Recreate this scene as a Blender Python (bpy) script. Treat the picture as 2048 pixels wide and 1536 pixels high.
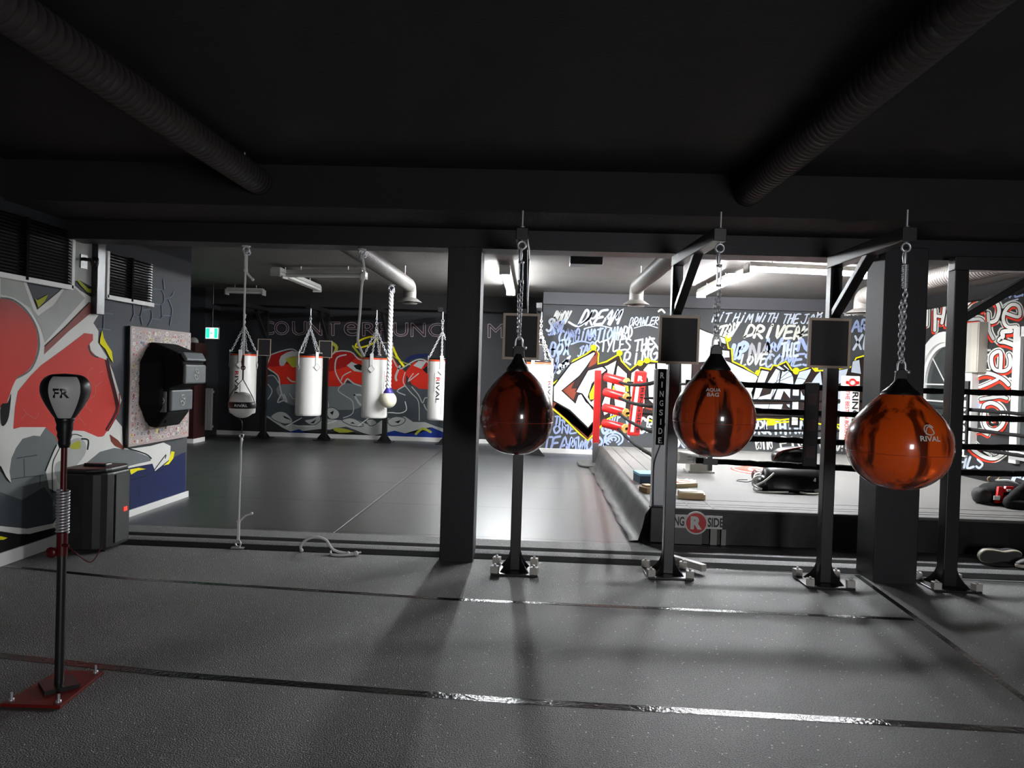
import bpy, bmesh, math, random
from mathutils import Vector, Matrix
random.seed(7)
for o in list(bpy.data.objects): bpy.data.objects.remove(o)
PI = math.pi
SC = bpy.context.scene
COL = SC.collection

# ------------------------------------------------------------------ camera, light, exposure
F = 1480.0
H = 1.3
def rot(yaw, pitch, roll):
    y, p, r = (math.radians(a) for a in (yaw, pitch, roll))
    B = Matrix(((1, 0, 0), (0, 0, -1), (0, 1, 0)))
    Ry = Matrix(((math.cos(y), 0, -math.sin(y)), (0, 1, 0), (math.sin(y), 0, math.cos(y))))
    Rx = Matrix(((1, 0, 0), (0, math.cos(p), math.sin(p)), (0, -math.sin(p), math.cos(p))))
    Rz = Matrix(((math.cos(r), -math.sin(r), 0), (math.sin(r), math.cos(r), 0), (0, 0, 1)))
    return Rz @ Rx @ Ry @ B
CM = rot(-2.08, -0.83, 1.78)
cam = bpy.data.cameras.new('camera')
cam.sensor_fit = 'HORIZONTAL'; cam.sensor_width = 36.0; cam.lens = 36.0 * F / 2048
cam.clip_start = 0.02; cam.clip_end = 100
camo = bpy.data.objects.new('camera', cam); COL.objects.link(camo)
camo.matrix_world = Matrix.Translation((0, 0, H)) @ Matrix((CM[0], -CM[1], -CM[2])).transposed().to_4x4()
SC.camera = camo
SC.view_settings.view_transform = 'Standard'
SC.view_settings.look = 'None'
SC.view_settings.gamma = 1.0
SC.view_settings.use_curve_mapping = False
SC.view_settings.exposure = 1.7
w = bpy.data.worlds.new('world'); SC.world = w; w.use_nodes = True
w.node_tree.nodes['Background'].inputs[0].default_value = (0.75, 0.8, 1.0, 1)
w.node_tree.nodes['Background'].inputs[1].default_value = 0.006
def area(name, loc, target, sx, sy, power, col=(1, 1, 1)):
    l = bpy.data.lights.new(name, 'AREA'); l.shape = 'RECTANGLE'; l.size = sx; l.size_y = sy
    l.energy = power; l.color = col
    o = bpy.data.objects.new(name, l); COL.objects.link(o); o.location = loc
    d = Vector(target) - Vector(loc); o.rotation_euler = d.to_track_quat('-Z', 'Y').to_euler()
    return o
# unseen soft light added behind the photographer to brighten the near room
area('front_fill_light', (2.0, -2.6, 1.15), (1.4, 4, 1.3), 0.9, 1.3, 32.0, (0.95, 0.97, 1.0))
TUBE_STRENGTH = 88.0

# ------------------------------------------------------------------ pixel to place helpers
def ray(px, py):
    return CM.transposed() @ Vector(((px - 1024) / F, (py - 768) / F, 1.0))
def at_z(px, py, z=0.0):
    d = ray(px, py); t = (z - H) / d.z; return Vector((d.x * t, d.y * t, z))
def at_y(px, py, y):
    d = ray(px, py); t = y / d.y; return Vector((d.x * t, y, H + d.z * t))
def at_x(px, py, x):
    d = ray(px, py); t = x / d.x; return Vector((x, d.y * t, H + d.z * t))

# ------------------------------------------------------------------ materials
def lin(c):
    c = c / 255.0
    return c / 12.92 if c <= 0.04045 else ((c + 0.055) / 1.055) ** 2.4
def rgb(r, g, b): return (lin(r), lin(g), lin(b), 1)
MATS = {}
def mat(name, col, rough=0.6, metal=0.0, spec=0.5, noise=0.0, nscale=8.0, bump=0.0, bscale=60.0, coat=0.0, emit=None, estr=0.0):
    if name in MATS: return MATS[name]
    m = bpy.data.materials.new(name); m.use_nodes = True; MATS[name] = m
    nt = m.node_tree; b = nt.nodes['Principled BSDF']
    b.inputs['Base Color'].default_value = col
    b.inputs['Roughness'].default_value = rough
    b.inputs['Metallic'].default_value = metal
    b.inputs['Specular IOR Level'].default_value = spec
    b.inputs['Coat Weight'].default_value = coat
    if emit:
        b.inputs['Emission Color'].default_value = emit; b.inputs['Emission Strength'].default_value = estr
    if noise or bump:
        tc = nt.nodes.new('ShaderNodeTexCoord')
    if noise:
        n = nt.nodes.new('ShaderNodeTexNoise'); n.inputs['Scale'].default_value = nscale; n.inputs['Detail'].default_value = 5
        nt.links.new(tc.outputs['Object'], n.inputs['Vector'])
        mx = nt.nodes.new('ShaderNodeMix'); mx.data_type = 'RGBA'
        mx.inputs[6].default_value = tuple(c * (1 - noise) for c in col[:3]) + (1,)
        mx.inputs[7].default_value = tuple(min(1, c * (1 + noise)) for c in col[:3]) + (1,)
        nt.links.new(n.outputs['Fac'], mx.inputs[0]); nt.links.new(mx.outputs[2], b.inputs['Base Color'])
    if bump:
        n2 = nt.nodes.new('ShaderNodeTexNoise'); n2.inputs['Scale'].default_value = bscale; n2.inputs['Detail'].default_value = 4
        nt.links.new(tc.outputs['Object'], n2.inputs['Vector'])
        bp = nt.nodes.new('ShaderNodeBump'); bp.inputs['Strength'].default_value = bump; bp.inputs['Distance'].default_value = 0.01
        nt.links.new(n2.outputs['Fac'], bp.inputs['Height']); nt.links.new(bp.outputs['Normal'], b.inputs['Normal'])
    return m
def zgrad(name, stops, rough=0.6, noise=0.15, nscale=5):
    """sprayed paint that fades from one colour to another up the wall"""
    if name in MATS: return MATS[name]
    m = bpy.data.materials.new(name); m.use_nodes = True; MATS[name] = m
    nt = m.node_tree; b = nt.nodes['Principled BSDF']; b.inputs['Roughness'].default_value = rough
    g = nt.nodes.new('ShaderNodeNewGeometry'); s = nt.nodes.new('ShaderNodeSeparateXYZ')
    nt.links.new(g.outputs['Position'], s.inputs[0])
    n = nt.nodes.new('ShaderNodeTexNoise'); n.inputs['Scale'].default_value = nscale
    nt.links.new(g.outputs['Position'], n.inputs['Vector'])
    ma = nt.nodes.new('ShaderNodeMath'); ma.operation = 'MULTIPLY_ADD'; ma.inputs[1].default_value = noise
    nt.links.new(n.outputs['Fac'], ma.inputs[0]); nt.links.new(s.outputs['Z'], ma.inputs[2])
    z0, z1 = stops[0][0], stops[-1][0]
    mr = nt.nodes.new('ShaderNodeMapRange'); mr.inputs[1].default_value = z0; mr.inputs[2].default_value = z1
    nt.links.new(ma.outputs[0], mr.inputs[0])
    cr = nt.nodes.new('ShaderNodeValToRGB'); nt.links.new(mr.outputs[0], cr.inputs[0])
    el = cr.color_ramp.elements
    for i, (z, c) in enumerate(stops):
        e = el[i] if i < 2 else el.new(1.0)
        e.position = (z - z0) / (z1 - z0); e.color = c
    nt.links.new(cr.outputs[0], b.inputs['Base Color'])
    return m

M_wall = mat('black_wall_paint', rgb(36, 37, 40), 0.6, noise=0.25, nscale=2, bump=0.15, bscale=90)
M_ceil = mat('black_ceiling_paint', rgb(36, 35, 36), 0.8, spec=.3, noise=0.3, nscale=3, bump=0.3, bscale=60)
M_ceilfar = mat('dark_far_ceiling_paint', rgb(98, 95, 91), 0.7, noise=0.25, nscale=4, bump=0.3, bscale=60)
M_column = mat('charcoal_column_paint', rgb(37, 37, 40), 0.5, spec=.4, noise=0.15, nscale=3, bump=0.1, bscale=120)
M_base = mat('white_baseboard_paint', rgb(222, 222, 218), 0.5)
M_steel = mat('black_powder_coat', rgb(24, 23, 25), 0.36, spec=0.8, bump=0.05, bscale=200)
M_chrome = mat('galvanised_steel', rgb(222, 222, 226), 0.38, metal=.75)
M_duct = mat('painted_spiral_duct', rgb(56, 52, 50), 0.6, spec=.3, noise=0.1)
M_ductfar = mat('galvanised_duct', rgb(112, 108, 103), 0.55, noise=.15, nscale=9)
M_white = mat('white_vinyl', rgb(226, 224, 218), 0.35, noise=0.04, nscale=12)
M_black = mat('black_vinyl', rgb(20, 20, 22), 0.35)
M_rubberblk = mat('black_rubber', rgb(16, 16, 18), 0.45)
M_red = mat('red_vinyl', rgb(205, 30, 28), 0.35)
M_orange = mat('orange_trim', rgb(225, 80, 40), 0.4)
M_rope = mat('white_cord', rgb(240, 239, 235), 0.7, bump=0.2, bscale=300)
M_ringrope = mat('black_rope_cover', rgb(14, 13, 14), 0.85, spec=.15, bump=0.6, bscale=60)
M_grey = mat('grey_vinyl', rgb(110, 118, 120), 0.45)
M_offwhite = mat('off_white_block', rgb(205, 200, 192), 0.5, noise=0.1, nscale=40)
M_tube = mat('lit_tube_glass', (1, 1, 1, 1), 0.4, emit=(0.93, 0.97, 1.0, 1), estr=TUBE_STRENGTH)
M_tube2 = mat('lit_tube_glass_bright', (1, 1, 1, 1), 0.4, emit=(0.95, 0.97, 1.0, 1), estr=TUBE_STRENGTH * 1.6)
M_offtube = mat('unlit_tube_glass', rgb(215, 215, 210), 0.35)
M_fix = mat('fixture_enamel', rgb(190, 188, 182), 0.4)

def floor_near_mat():
    m = bpy.data.materials.new('speckled_rubber_floor'); m.use_nodes = True
    nt = m.node_tree; b = nt.nodes['Principled BSDF']; N = nt.nodes.new; L = nt.links.new
    g = N('ShaderNodeNewGeometry')
    n = N('ShaderNodeTexNoise'); n.inputs['Scale'].default_value = 170; n.inputs['Detail'].default_value = 3; L(g.outputs['Position'], n.inputs['Vector'])
    v = N('ShaderNodeTexVoronoi'); v.inputs['Scale'].default_value = 75; L(g.outputs['Position'], v.inputs['Vector'])
    wn = N('ShaderNodeTexWhiteNoise'); L(v.outputs['Position'], wn.inputs['Vector'])
    gt = N('ShaderNodeMath'); gt.operation = 'GREATER_THAN'; gt.inputs[1].default_value = 0.955; L(wn.outputs['Value'], gt.inputs[0])
    lt = N('ShaderNodeMath'); lt.operation = 'LESS_THAN'; lt.inputs[1].default_value = 0.26; L(v.outputs['Distance'], lt.inputs[0])
    fl = N('ShaderNodeMath'); fl.operation = 'MULTIPLY'; L(gt.outputs[0], fl.inputs[0]); L(lt.outputs[0], fl.inputs[1])
    big = N('ShaderNodeTexNoise'); big.inputs['Scale'].default_value = 1.3; big.inputs['Detail'].default_value = 4; L(g.outputs['Position'], big.inputs['Vector'])
    cr = N('ShaderNodeValToRGB'); cr.color_ramp.elements[0].position = 0.35; cr.color_ramp.elements[0].color = rgb(40, 40, 41)
    cr.color_ramp.elements[1].position = 0.7; cr.color_ramp.elements[1].color = rgb(120, 120, 117); L(n.outputs['Fac'], cr.inputs[0])
    mx = N('ShaderNodeMix'); mx.data_type = 'RGBA'; L(fl.outputs[0], mx.inputs[0]); L(cr.outputs[0], mx.inputs[6]); mx.inputs[7].default_value = rgb(205, 205, 200)
    L(mx.outputs[2], b.inputs['Base Color'])
    rr = N('ShaderNodeMapRange'); rr.inputs[1].default_value = 0.3; rr.inputs[2].default_value = 0.7; rr.inputs[3].default_value = 0.46; rr.inputs[4].default_value = 0.58; b.inputs['Specular IOR Level'].default_value = 1.0; b.inputs['IOR'].default_value = 1.6
    L(big.outputs['Fac'], rr.inputs[0]); L(rr.outputs[0], b.inputs['Roughness'])
    bp = N('ShaderNodeBump'); bp.inputs['Strength'].default_value = 1.0; bp.inputs['Distance'].default_value = 0.012
    L(n.outputs['Fac'], bp.inputs['Height']); L(bp.outputs['Normal'], b.inputs['Normal'])
    return m
def floor_far_mat():
    m = bpy.data.materials.new('black_floor_mats'); m.use_nodes = True
    nt = m.node_tree; b = nt.nodes['Principled BSDF']; N = nt.nodes.new; L = nt.links.new
    g = N('ShaderNodeNewGeometry'); mp = N('ShaderNodeMapping'); mp.inputs['Location'].default_value = (1.53, -5.68, 0)
    L(g.outputs['Position'], mp.inputs['Vector'])
    br = N('ShaderNodeTexBrick'); br.inputs['Scale'].default_value = 1.0; br.inputs['Mortar Size'].default_value = 0.013
    br.inputs['Mortar Smooth'].default_value = 0.3; br.inputs['Brick Width'].default_value = 2.35; br.inputs['Row Height'].default_value = 1.28
    br.inputs['Color1'].default_value = rgb(50, 52, 52); br.inputs['Color2'].default_value = rgb(56, 57, 57); br.inputs['Mortar'].default_value = rgb(14, 14, 14)
    br.offset = 0.0; L(mp.outputs[0], br.inputs['Vector'])
    wv = N('ShaderNodeTexNoise'); wv.inputs['Scale'].default_value = 1.0
    mp2 = N('ShaderNodeMapping'); mp2.inputs['Scale'].default_value = (40, 0.5, 1); L(g.outputs['Position'], mp2.inputs['Vector']); L(mp2.outputs[0], wv.inputs['Vector'])
    mx = N('ShaderNodeMix'); mx.data_type = 'RGBA'; mx.blend_type = 'MULTIPLY'; mx.inputs[0].default_value = 0.4
    L(br.outputs['Color'], mx.inputs[6]); L(wv.outputs['Fac'], mx.inputs[7]); L(mx.outputs[2], b.inputs['Base Color'])
    b.inputs['Roughness'].default_value = 0.4; b.inputs['Specular IOR Level'].default_value = 1.0; b.inputs['IOR'].default_value = 1.8
    bp = N('ShaderNodeBump'); bp.inputs['Strength'].default_value = 0.6; bp.inputs['Distance'].default_value = 0.006; bp.invert = True
    L(br.outputs['Fac'], bp.inputs['Height']); L(bp.outputs['Normal'], b.inputs['Normal'])
    return m
M_floor = floor_near_mat(); M_mats = floor_far_mat()
M_tape = mat('glossy_black_tape', rgb(24, 24, 26), 0.16, bump=0.35, bscale=45)

def aqua_mat(name, c1, c2, seed):
    m = bpy.data.materials.new(name); m.use_nodes = True
    nt = m.node_tree; b = nt.nodes['Principled BSDF']; N = nt.nodes.new; L = nt.links.new
    tc = N('ShaderNodeTexCoord'); mp = N('ShaderNodeMapping'); mp.inputs['Scale'].default_value = (9, 9, 1.3); mp.inputs['Location'].default_value = (seed, seed * 2.3, seed)
    L(tc.outputs['Object'], mp.inputs['Vector'])
    n = N('ShaderNodeTexNoise'); n.inputs['Scale'].default_value = 1.0; n.inputs['Detail'].default_value = 3; n.inputs['Distortion'].default_value = 0.8
    L(mp.outputs[0], n.inputs['Vector'])
    cr = N('ShaderNodeValToRGB'); cr.color_ramp.elements[0].position = 0.43; cr.color_ramp.elements[0].color = c2  # dark upright streaks put refraction through the water into the colour
    cr.color_ramp.elements[1].position = 0.54; cr.color_ramp.elements[1].color = c1; L(n.outputs['Fac'], cr.inputs[0])
    L(cr.outputs[0], b.inputs['Base Color'])
    b.inputs['Roughness'].default_value = 0.22
    b.inputs['Subsurface Weight'].default_value = 0.35; b.inputs['Subsurface Radius'].default_value = (0.3, 0.06, 0.02); b.inputs['Subsurface Scale'].default_value = 0.5
    b.inputs['Transmission Weight'].default_value = 0.14; b.inputs['IOR'].default_value = 1.34
    b.inputs['Coat Weight'].default_value = 0.8; b.inputs['Coat Roughness'].default_value = 0.06
    return m

# ------------------------------------------------------------------ mesh tools
class MB:
    def __init__(s): s.v = []; s.f = []; s.m = []; s.sm = []
    def add(s, vs, fs, mi=0, smooth=False):
        b = len(s.v); s.v += [Vector(v) for v in vs]
        for f in fs: s.f.append(tuple(b + i for i in f)); s.m.append(mi); s.sm.append(smooth)
        return s
    def box(s, c, d, mi=0, R=None):
        c = Vector(c); hx, hy, hz = d[0] / 2, d[1] / 2, d[2] / 2
        vs = [Vector((x, y, z)) for x in (-hx, hx) for y in (-hy, hy) for z in (-hz, hz)]
        if R: vs = [R @ v for v in vs]
        return s.add([v + c for v in vs], [(0, 1, 3, 2), (4, 6, 7, 5), (0, 4, 5, 1), (2, 3, 7, 6), (0, 2, 6, 4), (1, 5, 7, 3)], mi)
    def bb(s, x0, x1, y0, y1, z0, z1, mi=0):
        return s.box(((x0 + x1) / 2, (y0 + y1) / 2, (z0 + z1) / 2), (x1 - x0, y1 - y0, z1 - z0), mi)
    def tube(s, pts, r, n=10, mi=0, closed=False, cap=True):
        pts = [Vector(p) for p in pts]; k = len(pts); rings = []
        rs = r if isinstance(r, (list, tuple)) else [r] * k
        up = None
        for i, p in enumerate(pts):
            a = pts[(i - 1) % k] if (closed or i > 0) else p; b = pts[(i + 1) % k] if (closed or i < k - 1) else p
            t = (b - a).normalized() if (b - a).length > 1e-9 else Vector((0, 0, 1))
            if up is None: up = Vector((0, 0, 1)) if abs(t.z) < .9 else Vector((1, 0, 0))
            x = t.cross(up)
            if x.length < 1e-4: x = t.cross(Vector((0, 1, 0)))
            x.normalize(); y = x.cross(t).normalized(); up = y
            rings.append([p + (x * math.cos(2 * PI * j / n) + y * math.sin(2 * PI * j / n)) * rs[i] for j in range(n)])
        vs = [v for q in rings for v in q]; fs = []
        for i in range(k if closed else k - 1):
            for j in range(n):
                a = i * n + j; b = i * n + (j + 1) % n; c = ((i + 1) % k) * n + (j + 1) % n; d = ((i + 1) % k) * n + j
                fs.append((a, b, c, d))
        s.add(vs, fs, mi, True)
        if cap and not closed:
            s.add(rings[0], [tuple(range(n - 1, -1, -1))], mi); s.add(rings[-1], [tuple(range(n))], mi)
        return s
    def lathe(s, prof, c=(0, 0, 0), n=32, mi=0, smooth=True, R=None, sx=1, sy=1):
        """prof: (radius, z) from bottom up"""
        c = Vector(c); vs = []; fs = []; k = len(prof)
        for r, z in prof:
            for j in range(n):
                v = Vector((r * math.cos(2 * PI * j / n) * sx, r * math.sin(2 * PI * j / n) * sy, z))
                if R: v = R @ v
                vs.append(v + c)
        for i in range(k - 1):
            for j in range(n):
                fs.append((i * n + j, i * n + (j + 1) % n, (i + 1) * n + (j + 1) % n, (i + 1) * n + j))
        if prof[0][0] > 1e-5: fs.append(tuple(range(n - 1, -1, -1)))
        if prof[-1][0] > 1e-5: fs.append(tuple((k - 1) * n + j for j in range(n)))
        return s.add(vs, fs, mi, smooth)
    def ball(s, c, r, n=20, mi=0, sx=1, sy=1, sz=1, R=None):
        k = n // 2
        return s.lathe([(r * math.sin(PI * i / k) + (1e-6), -r * math.cos(PI * i / k) * sz) for i in range(k + 1)], c, n, mi, True, R, sx, sy)
    def prism(s, poly, d, mi=0):
        """poly: list of 3D points (flat), d: extrusion vector"""
        n = len(poly); p = [Vector(v) for v in poly]; d = Vector(d)
        return s.add(p + [v + d for v in p], [tuple(range(n - 1, -1, -1)), tuple(range(n, 2 * n))] + [(i, (i + 1) % n, n + (i + 1) % n, n + i) for i in range(n)], mi)
    def ring(s, c, R_, r, nrm=(0, 0, 1), n=18, m=8, mi=0, e=1.0):
        c = Vector(c); q = Vector((0, 0, 1)).rotation_difference(Vector(nrm).normalized())
        return s.tube([c + q @ Vector((R_ * math.cos(2 * PI * i / n), R_ * e * math.sin(2 * PI * i / n), 0)) for i in range(n)], r, m, mi, True)

class Paint(MB):
    """flat painted shapes on a wall plane; points are given in a measuring grid and laid on the wall"""
    def __init__(s, axis, val, off, grid=(0, 0, 1)):
        super().__init__(); s.axis = axis; s.val = val; s.off = off; s.grid = grid; s.mats = []; s.layer = 0
    def P(s, p, lay):
        ox, oy, k = s.grid; px, py = ox + p[0] / k, oy + p[1] / k
        d = s.off * (0.003 + 0.0012 * lay)
        v = at_x(px, py, s.val) if s.axis == 'x' else at_y(px, py, s.val)
        if s.axis == 'x': v.x += d
        else: v.y += d
        return v
    def mi(s, m):
        if m not in s.mats: s.mats.append(m)
        return s.mats.index(m)
    def poly(s, pts, m, lay=1, smooth=0):
        if smooth: pts = spline(pts, smooth, True)
        v = [s.P(p, lay) for p in pts]
        return s.add(v, [tuple(range(len(v)))], s.mi(m))
    def stroke(s, pts, w, m, lay=2, smooth=3, closed=False, taper=False):
        if smooth and len(pts) > 2: pts = spline(pts, smooth, closed)
        n = len(pts); L = []; Rr = []
        for i, p in enumerate(pts):
            a = pts[(i - 1) % n] if (closed or i > 0) else p; b = pts[(i + 1) % n] if (closed or i < n - 1) else p
            dx, dy = b[0] - a[0], b[1] - a[1]; l = math.hypot(dx, dy) or 1
            nx, ny = -dy / l, dx / l; ww = w / 2
            if taper: ww *= 0.35 + 0.65 * math.sin(PI * min(1, (i + .6) / n))
            L.append((p[0] + nx * ww, p[1] + ny * ww)); Rr.append((p[0] - nx * ww, p[1] - ny * ww))
        v = [s.P(p, lay) for p in L + Rr]; mi = s.mi(m)
        fs = [(i, (i + 1) % n, n + (i + 1) % n, n + i) for i in range(n if closed else n - 1)]
        s.add(v, fs, mi)
        if not closed and not taper:
            for e in (0, n - 1):
                c = pts[e]; s.add([s.P((c[0] + w / 2 * math.cos(t * PI / 4), c[1] + w / 2 * math.sin(t * PI / 4)), lay + 0.25) for t in range(8)], [tuple(range(8))], mi)
        return s
    def outlined(s, pts, fill, line, w, lay=2, smooth=0):
        s.poly(pts, fill, lay, smooth); s.stroke(pts, w, line, lay + 0.5, smooth, True)
def spline(pts, k=4, closed=False):
    n = len(pts); out = []
    rng = range(n) if closed else range(n - 1)
    for i in rng:
        g = lambda j: pts[j % n] if closed else pts[max(0, min(n - 1, j))]
        p0, p1, p2, p3 = g(i - 1), g(i), g(i + 1), g(i + 2)
        for t in range(k):
            u = t / k
            out.append(tuple(0.5 * (2 * p1[d] + (p2[d] - p0[d]) * u + (2 * p0[d] - 5 * p1[d] + 4 * p2[d] - p3[d]) * u * u + (3 * p1[d] - p0[d] - 3 * p2[d] + p3[d]) * u ** 3) for d in range(len(p1))))
    if not closed: out.append(tuple(pts[-1]))
    return out

def link(name, mb, mats, loc=(0, 0, 0), parent=None, bevel=0.0):
    loc = Vector(loc)
    me = bpy.data.meshes.new(name); me.from_pydata([v - loc for v in mb.v], [], mb.f); me.update()
    mats = mats if isinstance(mats, (list, tuple)) else [mats]
    for m in mats: me.materials.append(m)
    me.polygons.foreach_set('material_index', mb.m); me.polygons.foreach_set('use_smooth', mb.sm)
    bm = bmesh.new(); bm.from_mesh(me); bmesh.ops.recalc_face_normals(bm, faces=bm.faces); bm.to_mesh(me); bm.free()
    o = bpy.data.objects.new(name, me); COL.objects.link(o)
    if parent is None: o.location = loc
    else: o.parent = parent
    if bevel:
        b = o.modifiers.new('bevel', 'BEVEL'); b.width = bevel; b.segments = 2; b.limit_method = 'ANGLE'; b.angle_limit = 0.7
    return o
class Thing:
    def __init__(s, name, label, cat, loc, group=None):
        o = bpy.data.objects.new(name, None); COL.objects.link(o); o.location = loc; o.empty_display_size = .1
        s.o = o; s.loc = Vector(loc); o['label'] = label; o['category'] = cat
        if group: o['group'] = group
    def part(s, name, mb, mats, parent=None, bevel=0.0, label=None):
        q = link(name, mb, mats, s.loc, parent or s.o, bevel)
        if label: q['label'] = label
        return q
def solo(name, mb, mats, label, cat, loc, group=None, bevel=0.0, kind=None):
    o = link(name, mb, mats, loc, None, bevel); o['label'] = label; o['category'] = cat
    if group: o['group'] = group
    if kind: o['kind'] = kind
    return o
def struct(name, mb, mats, bevel=0.0):
    o = link(name, mb, mats, (0, 0, 0), None, bevel); o['kind'] = 'structure'; return o
def copy_tree(o, parent=None):
    c = o.copy(); COL.objects.link(c)
    if parent: c.parent = parent
    for ch in [x for x in KIDS[o.name]]: copy_tree(ch, c)
    return c
KIDS = {}
def index_kids(o):
    KIDS[o.name] = list(o.children)
    for c in o.children: index_kids(c)

_txt = {}
def text_geo(body, bold=0.0):
    """(verts 2D, faces, width, height) of a line of lettering, height of caps = 1"""
    k = (body, bold)
    if k in _txt: return _txt[k]
    cu = bpy.data.curves.new('lettering_curve', 'FONT'); cu.body = body; cu.offset = bold; cu.resolution_u = 3
    o = bpy.data.objects.new('lettering_curve', cu); COL.objects.link(o)
    dg = bpy.context.evaluated_depsgraph_get(); me = bpy.data.meshes.new_from_object(o.evaluated_get(dg))
    vs = [(v.co.x, v.co.y) for v in me.vertices]; fs = [tuple(p.vertices) for p in me.polygons]
    bpy.data.objects.remove(o); bpy.data.curves.remove(cu); bpy.data.meshes.remove(me)
    x0 = min(v[0] for v in vs); x1 = max(v[0] for v in vs); y0 = min(v[1] for v in vs); y1 = max(v[1] for v in vs)
    h = y1 - y0; vs = [((x - x0) / h, (y - y0) / h) for x, y in vs]
    _txt[k] = (vs, fs, (x1 - x0) / h); return _txt[k]
def text3d(mb, body, origin, U, V, h, width=None, bold=0.0, mi=0, center=False, fn=None):
    """lay lettering with baseline start origin along unit U, up V"""
    vs, fs, wd = text_geo(body, bold); U = Vector(U); V = Vector(V); o = Vector(origin)
    sx = h if width is None else width / wd
    if center: o = o - U * (wd * sx / 2) - V * (h / 2)
    pts = [o + U * (x * sx) + V * (y * h) for x, y in vs]
    if fn: pts = [fn(x * sx - (wd * sx / 2), y * h) for x, y in vs]
    mb.add(pts, fs, mi); return mb
# ------------------------------------------------------------------ the setting
XL, XR, YG, YB = -3.32, 5.8, 12.0, 13.2
ZC, ZF, FZ = 2.52, 2.62, 0.03
struct('floor', MB().bb(-7.3, 6.0, -3.2, 5.17, -.12, 0), M_floor)
struct('trim_7', MB().prism([(-7.3, y, z) for y, z in ((5.12, 0.0005), (5.14, .006), (5.19, .016), (5.24, .028), (5.36, .0325), (5.40, .0305), (5.40, .0), (5.12, -.01))], (13.3, 0, 0)), mat('matt_black_shade_strip', rgb(14, 14, 14), .9, spec=.1))  # dark strip laid on the ramp in place of its soft shading
prof = [(5.17, 0.0), (5.19, .012), (5.215, .024), (5.25, .03), (5.62, .03), (5.62, -.1), (5.17, -.1)]
struct('floor', MB().prism([(-7.3, y, z) for y, z in prof], (13.3, 0, 0)), M_floor)
struct('floor', MB().bb(-7.3, 6.0, 5.62, 13.5, -.12, FZ), M_mats)
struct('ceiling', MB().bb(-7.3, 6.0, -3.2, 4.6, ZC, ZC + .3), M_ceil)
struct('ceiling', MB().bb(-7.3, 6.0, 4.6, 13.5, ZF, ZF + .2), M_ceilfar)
struct('trim_1', MB().bb(-7.3, 6.0, 4.45, 5.03, 2.27, ZF), M_ceil)
struct('trim_2', MB().bb(-7.3, 6.0, 5.03, 5.25, 2.14, ZF), M_column, 0.004)
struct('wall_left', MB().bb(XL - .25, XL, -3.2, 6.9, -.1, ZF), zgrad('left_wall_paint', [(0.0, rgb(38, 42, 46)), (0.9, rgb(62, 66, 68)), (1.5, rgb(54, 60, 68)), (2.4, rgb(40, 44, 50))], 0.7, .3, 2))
struct('wall_left', MB().bb(-7.4, -7.2, -3.2, 13.5, -.1, ZF), M_wall)
struct('wall_back', MB().bb(-7.3, -5.8, 12.6, 13.5, -.1, ZF), M_wall)
struct('wall_back', MB().bb(-5.8, .03, YB, 13.5, -.1, ZF), M_wall)
struct('wall_back', MB().bb(.03, 6.0, YG, 13.5, -.1, ZF), mat('graffiti_wall_base', rgb(66, 68, 69), .7, spec=.2, noise=.2, nscale=1.5))
struct('wall_right', MB().bb(XR, XR + .2, -3.2, 12.0, -.1, ZF), mat('right_wall_base', rgb(50, 50, 51), .7, spec=.2, noise=.25, nscale=2))
struct('wall_rear', MB().bb(-7.3, 6.0, -3.3, -3.1, -.1, ZF), M_wall)
struct('trim_3', MB().bb(.03, XR, 11.9, 12.0, 2.43, ZF), mat('graffiti_wall_beam', rgb(70, 70, 74), .6))
struct('trim_4', MB().bb(XR - .14, XR, 5.25, 11.9, 2.45, ZF), M_ceil)
struct('trim_5', MB().bb(-5.8, 0.03, 12.85, YB, 2.36, ZF), M_ceil)
struct('baseboard_left', MB().bb(XL, XL + .02, -3.1, 6.92, 0, .085), M_base, .003)
struct('baseboard_back', MB().bb(-5.8, .03, YB - .02, YB, FZ, FZ + .075), M_base)
struct('baseboard_back', MB().bb(.03, .96, YG - .02, YG, FZ, FZ + .075), M_base)
# square columns carrying the lintel
struct('pillar', MB().bb(-.645, -.415, 5.03, 5.27, -.02, 2.16), M_column, .006)
struct('pillar', MB().bb(2.235, 2.515, 4.93, 5.2, -.02, 2.2), M_column, .006)
# taped joints of the rubber floor
tp = [((-3.3, 3.26), (-1.5, 3.02), (-.1, 2.92), (1.9, 2.87), (5.7, 2.8), .05), ((-3.3, 4.48), (-2.43, 4.33), (-.46, 4.19), (2.12, 4.18), .04), ((2.2, 5.1), (2.15, 4.18), (2.08, 3.2), (1.98, 1.6), .035), ((3.35, 5.1), (3.3, 3.0), (3.22, 1.5), .035), ((-.4, 5.13), (2.2, 5.1), (5.7, 5.05), .012)]
for q in tp:
    b = MB(); wd = q[-1]
    for a, c in zip(q[:-2], q[1:-1]):
        d = Vector((c[0] - a[0], c[1] - a[1], 0)).normalized(); nn = Vector((-d.y, d.x, 0)) * wd / 2
        A = Vector((a[0], a[1], 0)); C = Vector((c[0], c[1], 0))
        b.prism([A - nn, C - nn, C + nn, A + nn], (0, 0, .0012))
    struct('trim_6', b, M_tape)

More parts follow.
